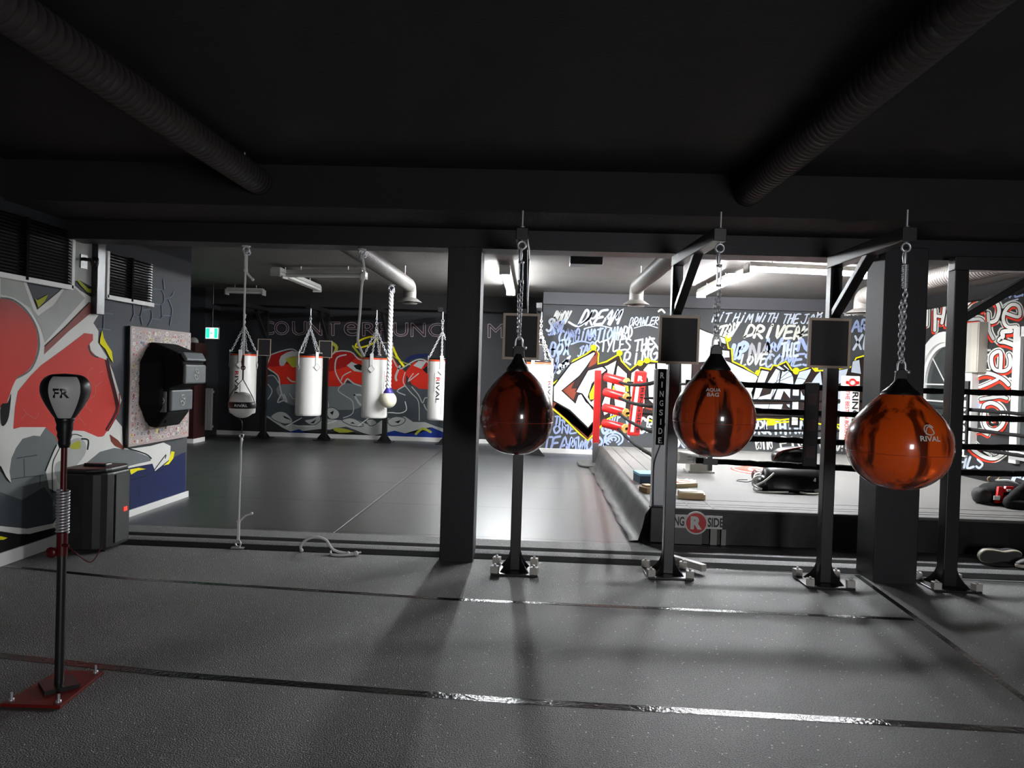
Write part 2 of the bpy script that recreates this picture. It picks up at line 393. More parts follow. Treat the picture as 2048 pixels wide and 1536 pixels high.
# ------------------------------------------------------------------ wall paint
W1 = mat('white_spray_paint', rgb(222, 222, 216), .75, spec=.15, noise=.05)
W2 = mat('pale_grey_spray_paint', rgb(176, 178, 174), .75, spec=.15, noise=.12)
K1 = mat('black_spray_paint', rgb(24, 24, 26), .75, spec=.15)
G1 = mat('mid_grey_spray_paint', rgb(112, 118, 118), .75, spec=.15, noise=.15, nscale=3)
G2 = mat('slate_grey_spray_paint', rgb(70, 76, 80), .75, spec=.15, noise=.2, nscale=3)
YL = mat('yellow_spray_paint', rgb(238, 226, 30), .75, spec=.15)
YO = mat('olive_spray_paint', rgb(170, 172, 60), .75, spec=.15)
NB = mat('navy_spray_paint', rgb(30, 38, 78), .75, spec=.15, noise=.2)
BL = mat('blue_spray_paint', rgb(30, 52, 130), .75, spec=.15, noise=.3)
LB = mat('pale_blue_spray_paint', rgb(150, 164, 202), .75, spec=.15, noise=.08)
LB2 = mat('ice_white_spray_paint', rgb(186, 195, 206), .75, spec=.15, noise=.06)
RD = mat('red_spray_paint', rgb(196, 44, 30), .75, spec=.15, noise=.12)
RD2 = mat('deep_red_spray_paint', rgb(150, 26, 22), .75, spec=.15, noise=.15)
RD3 = mat('scarlet_spray_paint', rgb(212, 58, 38), .75, spec=.15)
BR = mat('brown_spray_paint', rgb(122, 58, 42), .75, spec=.15, noise=.2)
SV = mat('silver_spray_paint', rgb(150, 150, 152), .75, spec=.15, noise=.06)
RG = zgrad('red_fading_spray_paint', [(1.15, rgb(205, 40, 24)), (1.5, rgb(196, 50, 38)), (1.75, rgb(166, 76, 70)), (1.9, rgb(150, 126, 122))], .75, .15, 4)

L = Paint('x', XL, 1)
L.grid = (0, 450, 4.389)
L.poly([(-600, 300), (0, 435), (215, 470), (320, 745), (520, 580), (605, 490), (700, 575), (830, 655), (865, 700), (865, 780), (815, 860), (860, 930), (855, 1030), (930, 1150), (990, 1300), (1062, 1536), (1062, 1545), (1005, 1695), (1066, 1770), (1075, 1960), (900, 2000), (700, 1950), (500, 1900), (300, 1850), (-100, 1900), (-600, 1700)], W1, 1)
L.poly([(0, 470), (200, 500), (285, 740), (330, 800), (470, 700), (560, 560), (640, 540), (740, 640), (390, 1030), (340, 880), (260, 730), (120, 640), (0, 610)], W2, 2)
L.poly([(-500, 700), (-200, 640), (0, 645), (90, 660), (200, 740), (290, 860), (322, 980), (322, 1080), (290, 1200), (230, 1285), (140, 1350), (95, 1440), (60, 1536), (0, 1600), (-500, 1700)], RG, 2, 3)
L.poly([(605, 140), (830, 140), (832, 560), (700, 490), (605, 490)], W2, 1.5)
L.stroke([(0, 640), (100, 655), (215, 740), (300, 870), (335, 1000), (325, 1130), (260, 1270), (140, 1345)], 14, G1, 2.6, 4)
L.poly([(385, 1062), (560, 900), (775, 680), (835, 672), (832, 740), (600, 930), (382, 1135)], mat('dusty_rose_spray_paint', rgb(150, 96, 92), .75, spec=.15, noise=.2), 2)
L.stroke([(385, 1062), (560, 900), (775, 680)], 8, K1, 2.4, 0)
L.poly([(810, 958), (810, 1012), (778, 1045), (790, 1100), (830, 1145), (930, 1185), (962, 1330), (1015, 1540), (1018, 1640), (930, 1795), (890, 1860), (850, 1950), (700, 1905), (560, 1900), (470, 1980), (350, 1850), (150, 1890), (110, 1780), (125, 1600), (150, 1460), (255, 1330), (355, 1230), (560, 1082), (735, 948)], RG, 2)
L.stroke([(930, 1185), (962, 1330), (1015, 1540), (1018, 1640), (935, 1795)], 34, mat('maroon_spray_paint', rgb(70, 26, 30), .75, spec=.15), 2.5, 3)
L.stroke([(1040, 1480), (1030, 1640), (900, 1850)], 7, RD, 2.8, 3)
L.poly([(780, 1045), (790, 1100), (840, 1150), (930, 1185), (905, 1120), (855, 1080), (840, 1020)], W1, 2.9)
L.stroke([(770, 1060), (795, 1130), (850, 1160)], 14, G2, 2.8, 3)
L.poly([(0, 1580), (60, 1560), (90, 1480), (70, 1680), (30, 1760), (0, 1740)], K1, 2.7, 3)
for q in ([(720, 1400), (780, 1380), (830, 1420), (820, 1500), (760, 1520), (715, 1470), (720, 1400)], [(830, 1420), (880, 1380)], [(780, 1380), (760, 1310), (800, 1250)], [(760, 1520), (750, 1600), (800, 1640)], [(540, 1700), (600, 1740), (690, 1700), (740, 1760)], [(690, 1700), (660, 1560)], [(180, 1700), (230, 1660), (300, 1700), (330, 1650)], [(230, 1660), (200, 1620)], [(860, 1300), (900, 1280)]):
    L.stroke(q, 9, mat('pale_red_spray_paint', rgb(206, 96, 84), .75, spec=.15), 3, 3)
# hexagon net by the vent
for q in ([(1170, 690), (1175, 790), (1230, 800), (1250, 700)], [(1230, 800), (1245, 870)], [(1250, 750), (1320, 740), (1330, 820), (1300, 880)], [(1330, 820), (1400, 830), (1430, 795), (1500, 800)], [(1415, 700), (1420, 790)], [(1330, 565), (1415, 570), (1440, 650), (1415, 700), (1330, 690)], [(1440, 650), (1500, 630), (1520, 590)], [(1430, 480), (1440, 560)], [(1500, 800), (1510, 740), (1480, 660)], [(1500, 800), (1490, 880)], [(870, 770), (980, 780)], [(910, 780), (905, 910)], [(860, 910), (960, 920)], [(1170, 790), (1150, 840)]):
    L.stroke(q, 10, mat('misty_blue_spray_paint', rgb(104, 114, 130), .75, spec=.15), 2, 2)
L.poly([(665, 480), (700, 495), (770, 560), (830, 560), (832, 610), (760, 590), (700, 530)], YO, 2.4)
L.poly([(300, 640), (320, 660), (418, 608), (385, 670), (330, 725)], YO, 2.4)
L.poly([(890, 925), (905, 990), (930, 1040), (975, 1110), (988, 1210), (960, 1170), (920, 1090), (870, 1040), (875, 990)], YL, 2.4)
# lower half
L.grid = (0, 750, 3.84)
L.poly([(-500, 300), (0, 430), (80, 420), (150, 400), (200, 400), (345, 400), (300, 470), (250, 465), (165, 490), (115, 560), (80, 640), (65, 740), (78, 830), (40, 780), (0, 700), (-500, 600)], W1, 3)
L.poly([(345, 405), (420, 470), (440, 520), (400, 600), (345, 740), (360, 800), (380, 900), (420, 1000), (-500, 1300), (-500, 700), (0, 745), (40, 810), (78, 832), (66, 740), (80, 640), (115, 560), (165, 490), (250, 465)], G1, 2.8)
L.poly([(500, 450), (560, 425), (640, 430), (745, 475), (860, 470), (870, 560), (1000, 565), (1150, 545), (1250, 518), (1305, 545), (1300, 645), (1185, 738), (1165, 680), (980, 715), (990, 760), (600, 1000), (480, 900), (430, 900), (370, 870), (345, 740), (400, 600), (440, 520)], W1, 3)
L.poly([(650, 680), (760, 590), (870, 560), (1000, 575), (1120, 620), (1155, 640), (1150, 660), (1060, 680), (980, 700), (860, 720), (600, 860), (520, 900), (560, 790)], G1, 3.4)
L.poly([(480, 640), (500, 540), (560, 490), (620, 490), (655, 540), (640, 620), (560, 720), (500, 820), (455, 840), (415, 760), (420, 680)], W2, 3.4, 3)
L.poly([(530, 540), (600, 505), (610, 560), (550, 570)], YO, 3.8, 3)
L.stroke([(620, 490), (670, 500), (665, 570)], 12, K1, 3.9, 3)
L.stroke([(395, 900), (395, 700), (420, 620), (490, 500), (560, 455), (620, 470)], 7, K1, 3.9, 3)
L.stroke([(340, 735), (400, 590), (425, 540)], 9, K1, 3.9, 3)
L.poly([(835, 455), (900, 500), (945, 555), (945, 575), (870, 540), (845, 510)], BR, 3.8)
L.stroke([(980, 565), (1110, 605), (1155, 640)], 10, K1, 3.9, 3)
L.stroke([(1175, 735), (1230, 660), (1270, 610), (1262, 640)], 7, K1, 3.9, 2)
L.poly([(990, 760), (980, 715), (1165, 682), (1185, 738), (1305, 645), (1420, 590), (1420, 905), (990, 1060), (700, 1160)], NB, 2.6)
L.poly([(988, 725), (1060, 712), (1115, 722), (1050, 735), (1000, 765)], YL, 3.8)
L.poly([(1250, 695), (1290, 660), (1310, 585), (1335, 590), (1325, 640), (1290, 685)], YL, 3.8)
L.stroke([(1000, 805), (1100, 780), (1140, 765)], 5, K1, 3.2, 2)
L.stroke([(1180, 745), (1250, 725)], 5, K1, 3.2, 2); L.stroke([(1060, 870), (1065, 930)], 4, K1, 3.2, 0)
for q in ([(120, 640), (275, 615)], [(175, 645), (180, 780)], [(80, 800), (180, 785), (320, 770)], [(300, 775), (300, 840)]):
    L.stroke(q, 8, G2, 3.2, 0)
L.poly([(-600, 880), (0, 900), (160, 960), (330, 860), (400, 950), (400, 1140), (200, 1190), (0, 1170), (-600, 1200)], G2, 3.1)
L.poly([(-600, 1150), (0, 1160), (200, 1180), (400, 1140), (500, 1000), (575, 900), (575, 960), (520, 1020), (420, 1170), (220, 1220), (130, 1220), (0, 1200), (-600, 1200)], W1, 3.9)
L.poly([(505, 1030), (575, 965), (575, 1045), (530, 1060)], YO, 3.8)
L.poly([(-300, 1240), (0, 1238), (50, 1250), (20, 1265), (-300, 1275)], YL, 3.8)
L.poly([(-600, 1200), (0, 1205), (130, 1222), (220, 1222), (420, 1170), (500, 1060), (575, 1050), (990, 900), (1000, 1060), (0, 1380), (-600, 1560)], K1, 3.0)
solo('graffiti_mural', L, L.mats, 'red and white graffiti lettering sprayed on the left wall beside the punch board', 'mural', (XL, 5, 0))

# mural behind the heavy bags
B = Paint('y', YB, -1)
B.grid = (370, 680, 3.724)
B.poly([(560, 300), (650, 260), (830, 300), (1050, 340), (1300, 320), (1640, 330), (1825, 360), (1960, 380), (1960, 670), (1700, 650), (1400, 700), (1000, 650), (760, 660), (600, 560)], G2, 1)
B.poly([(700, 340), (850, 320), (1300, 330), (1330, 450), (1250, 520), (900, 500), (760, 470), (690, 400)], G1, 1.5, 3)
B.poly([(640, 112), (700, 92), (800, 78), (850, 110), (860, 320), (760, 330), (705, 330), (690, 262), (612, 205), (622, 150)], RD, 2)
B.poly([(640, 112), (700, 92), (800, 78), (850, 110), (855, 200), (760, 180), (660, 200), (615, 195)], RD2, 2.3)
B.poly([(1020, 160), (1060, 150), (1122, 88), (1240, 88), (1282, 125), (1340, 140), (1340, 335), (1270, 322), (1210, 300), (1170, 345), (1030, 345)], RD, 2)
B.poly([(1060, 150), (1122, 88), (1240, 88), (1282, 125), (1200, 200), (1060, 240)], RD2, 2.3)
B.poly([(1500, 110), (1545, 125), (1590, 190), (1620, 215), (1650, 250), (1640, 345), (1560, 372), (1500, 330)], RD, 2)
B.poly([(1640, 240), (1700, 168), (1785, 150), (1850, 200), (1850, 372), (1745, 362), (1690, 330)], RD, 2)
B.poly([(1750, 152), (1810, 150), (1960, 200), (1960, 350), (1850, 372), (1830, 280)], RD2, 2.1)
B.poly([(705, 185), (715, 120), (800, 80), (845, 105), (835, 120), (775, 130), (740, 188)], W2, 3, 2)
B.poly([(1205, 190), (1240, 162), (1340, 205), (1340, 245), (1262, 232)], W2, 3)
B.poly([(1255, 190), (1300, 178), (1340, 205), (1310, 228), (1275, 215)], K1, 3.4)
B.poly([(1700, 190), (1740, 155), (1800, 160), (1760, 215)], W2, 3); B.poly([(1770, 220), (1820, 180), (1850, 230), (1800, 250)], K1, 3.2)
B.poly([(745, 140), (830, 120), (860, 200), (800, 205)], YO, 3.1)
for q, wd in (([(640, 110), (720, 82), (805, 68), (850, 105)], 9), ([(640, 110), (622, 160), (612, 205), (692, 265), (708, 345), (722, 400), (740, 440)], 9), ([(720, 400), (690, 465), (735, 450), (760, 462), (738, 405)], 10), ([(765, 280), (800, 310), (860, 305)], 10),
              ([(1060, 160), (1122, 88), (1235, 88), (1290, 140), (1340, 150)], 9), ([(1200, 110), (1135, 130), (1118, 200), (1130, 260), (1175, 330), (1200, 300), (1215, 290), (1260, 325), (1340, 350)], 10), ([(1175, 330), (1140, 375), (1200, 420), (1250, 460), (1250, 545), (1180, 580)], 7), ([(1235, 235), (1180, 265), (1165, 300)], 8),
              ([(1262, 410), (1320, 415), (1322, 490), (1290, 460), (1262, 410)], 14), ([(1545, 130), (1592, 215), (1650, 190), (1720, 150), (1780, 148), (1850, 200)], 9), ([(1600, 195), (1570, 270), (1575, 300)], 16), ([(1640, 240), (1625, 300), (1640, 340), (1690, 400), (1740, 460), (1745, 600)], 7), ([(1640, 340), (1580, 380), (1640, 410)], 8), ([(1690, 350), (1740, 410), (1770, 470), (1790, 430), (1850, 440)], 7), ([(1700, 250), (1660, 310), (1740, 250)], 7),
              ([(620, 330), (650, 380), (620, 440)], 7), ([(610, 270), (660, 265), (700, 320)], 6), ([(780, 400), (810, 440), (850, 420)], 6), ([(1060, 440), (1070, 500), (1040, 540)], 7), ([(1400, 390), (1440, 470), (1420, 560)], 6), ([(1780, 480), (1800, 520), (1840, 540)], 8)):
    B.stroke(q, wd, W2, 3.6, 3)
B.poly([(600, 560), (640, 575), (740, 640), (800, 625), (860, 640), (950, 640), (1010, 600), (1020, 560), (1070, 590), (1190, 600), (1280, 592), (1340, 620), (1400, 640), (1480, 590), (1560, 575), (1640, 570), (1700, 610), (1790, 612), (1860, 640), (1960, 670), (1960, 700), (1830, 650), (1760, 660), (1640, 695), (1560, 675), (1500, 690), (1400, 712), (1320, 690), (1270, 670), (1200, 645), (1120, 655), (1080, 668), (1010, 662), (900, 675), (790, 682), (730, 655), (610, 575)], W2, 3)
for q in ([(640, 575), (690, 535), (750, 540), (800, 590), (790, 620), (720, 620)], [(890, 600), (950, 585), (1000, 560), (1010, 600), (950, 635)], [(1170, 600), (1230, 580), (1290, 600), (1330, 640), (1250, 640)], [(1510, 600), (1570, 570), (1640, 585), (1620, 625), (1540, 640)], [(1060, 510), (1110, 505), (1150, 540), (1140, 580), (1090, 590), (1060, 560)], [(1350, 600), (1400, 590), (1430, 620), (1380, 640)]):
    B.outlined(q, W2, G2, 6, 3.7, 3)
for q in ([(740, 580), (800, 600), (770, 580), (730, 560)], [(1230, 620), (1270, 625), (1250, 610)], [(1560, 610), (1610, 595), (1590, 620)], [(1080, 540), (1110, 525), (1100, 560)], [(930, 620), (980, 590), (960, 620)]):
    B.poly(q, K1, 4.4)
for q in ([(760, 640), (870, 580)], [(830, 640), (960, 640)], [(1290, 640), (1370, 580)], [(1040, 630), (1130, 600)], [(1450, 560), (1520, 540), (1600, 545), (1650, 520), (1640, 460)]):
    B.stroke(q, 7, W1, 4.5, 3)
B.poly([(600, 700), (760, 688), (850, 664), (950, 690), (1090, 690), (1200, 668), (1300, 705), (1400, 715), (1500, 690), (1560, 675), (1640, 695), (1760, 660), (1830, 650), (1960, 700), (1960, 750), (600, 712)], K1, 2.8)
B.poly([(760, 688), (850, 664), (900, 690)], BL, 3.1); B.poly([(1500, 690), (1560, 676), (1640, 697), (1760, 690), (1840, 650), (1960, 702), (1960, 735), (1500, 720)], BL, 3.1)
B.poly([(1100, 660), (1160, 655), (1260, 682), (1150, 690)], YO, 3.1, 2); B.stroke([(1720, 700), (1770, 660), (1830, 685)], 18, YO, 3.2, 3)
B.grid = (370, 480, 3.724)
B.stroke([(1270, 790), (1310, 745), (1390, 720), (1430, 735), (1390, 775), (1310, 800)], 13, YL, 2, 4, True)
B.stroke([(1100, 770), (1130, 800), (1110, 850)], 24, YO, 2, 3); B.stroke([(1250, 790), (1290, 840), (1330, 880)], 14, YO, 2, 3)
B.stroke([(1550, 800), (1580, 870), (1630, 940)], 16, YL, 2, 2); B.stroke([(1550, 860), (1600, 900), (1680, 930)], 7, YO, 2.2, 2)
B.stroke([(1650, 900), (1700, 870), (1800, 860)], 30, NB, 1, 3)
solo('graffiti_mural', B, B.mats, 'red, grey and white graffiti mural on the black wall behind the white heavy bags', 'mural', (-3, YB, 0))

# outlined gym name high on the black wall
T = Paint('y', YB, -1)
LET = 'COUNTERPUNCH MMA'
pr = mat('pink_grey_outline_paint', rgb(176, 160, 166), .6); prd = mat('dark_maroon_fill_paint', rgb(44, 22, 26), .5)
xs = [(522, 548), (549, 578), (585, 613), (616, 644), (652, 680), (688, 717), (725, 753), (757, 778), (788, 816), (822, 851), (857, 886), (900, 926), (976, 1007)]
for ch, (a, b_) in zip('COUNTeRPUNCHM', xs):
    vs, fs, wd = text_geo(ch)
    yb = 669.5 + (a - 522) * 0.0125
    cu = bpy.data.curves.new('lettering_curve', 'FONT'); cu.body = ch
    # outline strip around the glyph
    edges = {}
    for f in fs:
        for i in range(len(f)):
            e = (f[i], f[(i + 1) % len(f)]); edges[e] = 1
    bd = [e for e in edges if (e[1], e[0]) not in edges]
    sc = (b_ - a) / wd; hh = 27.0
    pt = [(a + x * sc, yb - y * hh) for x, y in vs]
    T.grid = (0, 0, 1)
    T.add([T.P(p, 1) for p in pt], fs, T.mi(prd))
    for i, j in bd:
        T.stroke([pt[i], pt[j]], 1.5, pr, 2, 0, taper=True)
    bpy.data.curves.remove(cu)
solo('wall_lettering', T, T.mats, 'outlined COUNTERPUNCH lettering painted high on the black back wall', 'wall lettering', (-3, YB, 1.9))

# brush script alphabet for the sprayed words
SF = {'A': [[(0, 0), (.5, 1), (.9, 0)], [(.15, .35), (.85, .4)]], 'B': [[(.1, 0), (.15, 1), (.7, .9), (.6, .55), (.2, .5), (.8, .4), (.7, 0), (.1, 0)]], 'C': [[(.85, .85), (.4, 1), (.05, .5), (.4, 0), (.9, .15)]], 'D': [[(.15, 0), (.2, 1), (.8, .8), (.85, .3), (.1, 0)]],
      'E': [[(.9, 1), (.15, .95), (.1, .5), (.1, 0), (.9, .05)], [(.1, .5), (.7, .55)]], 'F': [[(.9, 1), (.15, .95), (.1, 0)], [(.1, .5), (.7, .55)]], 'G': [[(.85, .85), (.4, 1), (.05, .5), (.4, 0), (.85, .2), (.85, .45), (.5, .45)]], 'H': [[(.1, 1), (.1, 0)], [(.8, 1), (.8, 0)], [(.1, .5), (.8, .55)]],
      'I': [[(.45, .8), (.4, 0)], [(.48, 1), (.5, 1.05)]], 'J': [[(.3, 1), (.9, 1)], [(.65, 1), (.6, .1), (.3, 0), (.05, .2)]], 'K': [[(.1, 1), (.1, 0)], [(.85, 1), (.15, .45), (.9, 0)]], 'L': [[(.15, 1), (.1, 0), (.85, .05)]], 'M': [[(.0, 0), (.2, 1), (.5, .3), (.8, 1), (1, 0)]],
      'N': [[(.1, 0), (.2, 1), (.75, 0), (.85, 1)]], 'O': [[(.45, 1), (.05, .5), (.4, 0), (.85, .5), (.45, 1)]], 'P': [[(.1, 0), (.15, 1), (.8, .85), (.7, .5), (.15, .45)]], 'R': [[(.1, 0), (.15, 1), (.8, .85), (.7, .5), (.2, .45), (.9, 0)]], 'S': [[(.85, .85), (.4, 1), (.1, .75), (.8, .35), (.5, 0), (.05, .1)]],
      'T': [[(.0, .95), (1, 1)], [(.5, 1), (.45, 0)]], 'U': [[(.1, 1), (.1, .2), (.5, 0), (.8, .3), (.85, 1)]], 'V': [[(.1, 1), (.4, 0), (.85, 1)]], 'W': [[(.0, 1), (.2, 0), (.5, .7), (.75, 0), (1, 1)]], 'X': [[(.1, 1), (.85, 0)], [(.85, 1), (.1, 0)]], 'Y': [[(.1, 1), (.45, .5)], [(.9, 1), (.3, 0)]], '!': [[(.5, 1), (.4, .35)], [(.38, .05), (.4, .0)]], '-': [[(.1, .5), (.8, .5)]], '.': [[(.3, .0), (.35, .03)]]}
def words(P, s, x0, y0, x1, y1, h, wd, m, lay=2, slant=.3):
    """spray a word from (x0, y0) to (x1, y1) along its foot"""
    n = len(s); dx, dy = (x1 - x0) / n, (y1 - y0) / n
    for i, ch in enumerate(s):
        for st in SF.get(ch, []):
            j = lambda: random.uniform(-.05, .05)
            q = [(x0 + dx * (i + (u + j()) * .92) + slant * v * h, y0 + dy * (i + u) - (v + j()) * h) for u, v in st]
            P.stroke(q, wd * random.uniform(1.0, 1.35), m, lay, 4)
G = Paint('y', YG, -1)
G.grid = (1085, 600, 8.359)
words(G, 'BODY', 150, 400, 420, 400, 210, 26, W2, 2, .35)
words(G, 'SHOT', 90, 600, 340, 520, 190, 26, LB, 2.2, .3); words(G, 'S', 60, 520, 170, 520, 210, 28, LB2, 2.5)
words(G, 'DREAM', 580, 420, 1260, 400, 240, 34, LB2, 3, .5)
G.stroke([(440, 370), (600, 440), (780, 300), (830, 180)], 34, LB2, 3, 4); G.stroke([(700, 480), (930, 430), (1160, 470)], 18, LB2, 3.2, 4)
words(G, 'BRAWLER', 1440, 430, 1930, 410, 130, 17, LB2, 3, .3); G.stroke([(1530, 470), (1740, 420), (1920, 465)], 16, LB2, 3.2, 3)
words(G, 'COMBINATION', 260, 700, 1250, 650, 190, 26, LB, 2.6, .2)
words(G, 'HARD', 1180, 660, 1500, 640, 200, 26, LB2, 2.4, .1)
words(G, 'BOX', 110, 940, 460, 900, 210, 30, LB, 2.4, .15); words(G, 'STYLES', 860, 870, 1480, 830, 180, 24, LB2, 3, .1)
words(G, 'THE', 1530, 860, 1860, 830, 190, 28, LB2, 3, .1); words(G, 'RING', 1340, 1120, 1940, 990, 230, 30, LB2, 2.8, .1)
words(G, 'SMAK', 250, 1230, 440, 1060, 130, 34, LB2, 2.5, .2); words(G, 'JAB', 580, 960, 860, 830, 150, 26, LB, 2.3, .2); words(G, 'FAST', 170, 1300, 270, 1010, 150, 30, LB, 2.3, .1)
G.stroke([(480, 740), (640, 690), (800, 720)], 26, LB, 2.8, 3); G.stroke([(1790, 620), (1900, 760), (1940, 830)], 30, LB2, 2.9, 3); G.stroke([(1940, 190), (1990, 160), (2040, 210)], 34, W1, 3, 3)
# big block letters: yellow halo, brown block, black lines, white faces
sil = [(1083, 792), (1105, 768), (1125, 754), (1147, 721), (1170, 710), (1187, 697), (1197, 707), (1196, 728), (1213, 723), (1238, 708), (1243, 722), (1260, 740), (1276, 727), (1295, 721), (1330, 726), (1345, 700), (1380, 650), (1396, 657), (1418, 668), (1452, 676), (1457, 697), (1463, 698), (1465, 723), (1487, 733), (1515, 752), (1520, 735), (1541, 739), (1546, 730), (1553, 732), (1572, 723), (1583, 740), (1592, 744), (1622, 733), (1630, 742), (1660, 740), (1702, 734), (1712, 716), (1740, 708), (1790, 712), (1790, 800), (1760, 828), (1700, 850), (1640, 848), (1595, 836), (1560, 840), (1530, 838), (1500, 840), (1440, 838), (1330, 850), (1280, 835), (1239, 827), (1215, 838), (1176, 881), (1160, 868), (1130, 838), (1106, 818), (1080, 806)]
G.grid = (0, 0, 1)
G.poly(sil, mat('dark_umber_spray_paint', rgb(44, 33, 30), .7, spec=.15), 3.6); G.stroke(sil, 4.6, K1, 4.1, 0, True); G.stroke(sil, 3.0, YL, 4.4, 0, True)
for x, y, r in ((1187, 695, 6), (1239, 706, 6), (1280, 726, 6), (1294, 721, 6), (1455, 677, 7), (1516, 746, 6), (1592, 742, 7), (1632, 738, 4), (1545, 845, 6)):
    G.poly([(x + r * math.cos(t * PI / 5), y + r * math.sin(t * PI / 5)) for t in range(10)], YL, 4.6)
G.grid = (880, 680, 4.551)
BLK = [[(1030, 425), (1190, 215), (1400, 105), (1415, 125), (1335, 245), (1270, 330), (1215, 375), (1110, 460), (1235, 575), (1255, 500), (1290, 490), (1400, 640), (1400, 740), (1345, 800), (1180, 640), (1030, 555)],
       [(1235, 470), (1345, 275), (1490, 235), (1520, 275), (1450, 330), (1385, 400), (1350, 520), (1375, 560), (1420, 520), (1440, 560), (1400, 620), (1330, 560), (1290, 490)],
       ]
WF = mat('off_white_block_paint', rgb(206, 206, 200), .7, spec=.15)
for q in BLK: G.outlined(q, WF, K1, 13, 5)
G.grid = (1080, 600, 4.8)
for q in ([(600, 640), (640, 625), (738, 580), (700, 760), (665, 1085), (610, 1110), (590, 1000), (640, 860), (640, 670)], [(735, 640), (752, 625), (838, 705), (842, 880), (820, 1080), (720, 1060), (700, 860)], [(872, 700), (935, 655), (985, 700), (1010, 860), (1005, 1040), (870, 1060), (860, 860)], [(985, 670), (1035, 610), (1110, 612), (1110, 1020), (1040, 960), (1030, 760)], [(1120, 600), (1340, 610), (1340, 1040), (1120, 1040)], [(1350, 600), (1460, 600), (1450, 900), (1350, 940)]): G.outlined(q, WF, K1, 13, 5)
for q in ([(200, 870), (260, 830), (330, 780), (300, 850), (360, 850), (320, 960)], [(540, 480), (560, 520), (545, 600), (500, 610), (500, 560)], [(1000, 1040), (1060, 1000), (1080, 1060)], [(180, 960), (320, 1050), (440, 1200), (500, 1150), (520, 1240), (460, 1320), (300, 1180), (130, 1030)]): G.poly(q, BR, 4.8)
G.grid = (880, 680, 4.551)
for q in ([(1400, 400), (1440, 360), (1400, 540), (1360, 545), (1355, 490)], [(1550, 520), (1575, 400), (1600, 470), (1590, 520)], [(1690, 420), (1715, 400), (1720, 470), (1690, 470)]): G.poly(q, YL, 5.9); G.stroke(q, 8, K1, 6.1, 0, True)
G.poly([(1030, 560), (1180, 645), (1345, 805), (1400, 750), (1410, 830), (1345, 900), (1200, 760), (1030, 620)], BR, 4.8)
G.poly([(1370, 190), (1400, 140), (1430, 160), (1420, 215), (1350, 250)], BR, 5.8)
G.grid = (1390, 600, 6.206)
WL = [[(-360, 330), (40, 350), (160, 400), (370, 470), (385, 545), (260, 560), (270, 610), (425, 630), (430, 715), (300, 720), (430, 770), (760, 930), (780, 960), (700, 1290), (560, 1100), (300, 760), (-360, 800)],
      [(820, 870), (920, 890), (800, 1200), (930, 1160), (960, 1080), (890, 1030), (1000, 850), (1060, 880), (1040, 1060), (930, 1260), (720, 1250), (700, 1150)],
      [(1080, 870), (1180, 870), (1220, 960), (1225, 1080), (1190, 1240), (1100, 1130), (1060, 1250), (960, 1260), (1040, 1040)], [(1290, 890), (1440, 850), (1430, 900), (1360, 1020), (1300, 1080), (1340, 1180), (1470, 1240), (1400, 1260), (1240, 1260), (1230, 1040)],
      [(1500, 930), (1560, 880), (1580, 1060), (1420, 1060)], [(1720, 880), (1900, 850), (1850, 1020), (1730, 1060)], [(1950, 760), (2040, 740), (2060, 920), (1930, 900)], [(1720, 1110), (1860, 1110), (1860, 1240), (1730, 1230)], [(1730, 1290), (1860, 1270), (1860, 1400), (1740, 1390)],
      [(700, 1290), (1090, 1290), (1070, 1360), (740, 1350)], [(1130, 1290), (1240, 1290), (1230, 1380), (1150, 1330)], [(1330, 1290), (1450, 1300), (1450, 1350)], [(1010, 840), (1040, 810), (1140, 880), (1110, 890)], [(1110, 800), (1180, 870), (1190, 900), (1090, 820)]]
for i, q in enumerate(WL): G.outlined(q, WF if i < 1 else LB2, K1, 11, 5)
G.poly([(280, 510), (380, 545), (370, 560), (285, 550)], K1, 5.9)
for q in ([(1050, 880), (900, 1370)], [(1170, 880), (980, 1040), (700, 1290)], [(1220, 980), (1300, 970), (1430, 1000)], [(1040, 1010), (1200, 940)]): G.stroke(q, 6, K1, 6.2, 0)
words(G, 'HIT', 200, 270, 420, 275, 110, 15, LB2, 4, .4); words(G, 'HIM', 460, 275, 700, 280, 110, 15, LB2, 4, .4); words(G, 'WITH', 740, 275, 1010, 275, 110, 15, LB2, 4, .4); words(G, 'THE', 1070, 285, 1280, 290, 110, 15, LB2, 4, .4); words(G, 'JAB', 1300, 290, 1560, 290, 110, 15, LB2, 4, .4)
words(G, 'STAY', 200, 480, 500, 440, 150, 30, mat('cream_spray_paint', rgb(196, 198, 188), .75, spec=.15), 5, .35); words(G, 'DRIVEN', 600, 460, 1330, 480, 150, 31, MATS['cream_spray_paint'], 5, .35)
G.stroke([(1260, 450), (1440, 330)], 26, MATS['cream_spray_paint'], 5, 0); G.stroke([(1280, 450), (1460, 420)], 24, MATS['cream_spray_paint'], 5, 0)
words(G, 'LOVE', 560, 810, 880, 800, 130, 22, W2, 3.2, .2); words(G, 'NA', 660, 740, 960, 720, 200, 30, SV, 2.5, .1); words(G, 'UP', 440, 730, 640, 700, 170, 40, LB, 2.6, .2)
words(G, 'THE', 1060, 700, 1280, 690, 160, 26, LB2, 3.2, .1); words(G, 'COMES', 850, 830, 1450, 810, 150, 24, LB, 3, .3); words(G, 'WIN', 880, 640, 1440, 620, 150, 34, LB, 2.5, .2)
words(G, 'EMBRACE', 1750, 185, 2140, 190, 70, 15, W1, 3, .3); words(G, 'ART', 1950, 390, 2250, 380, 140, 22, LB, 3, .1); words(G, 'D', 1510, 190, 1590, 190, 70, 16, W1, 3, .1); words(G, 'XL', 1960, 620, 2200, 600, 170, 24, LB2, 3, .1)
G.grid = (880, 680, 4.551)
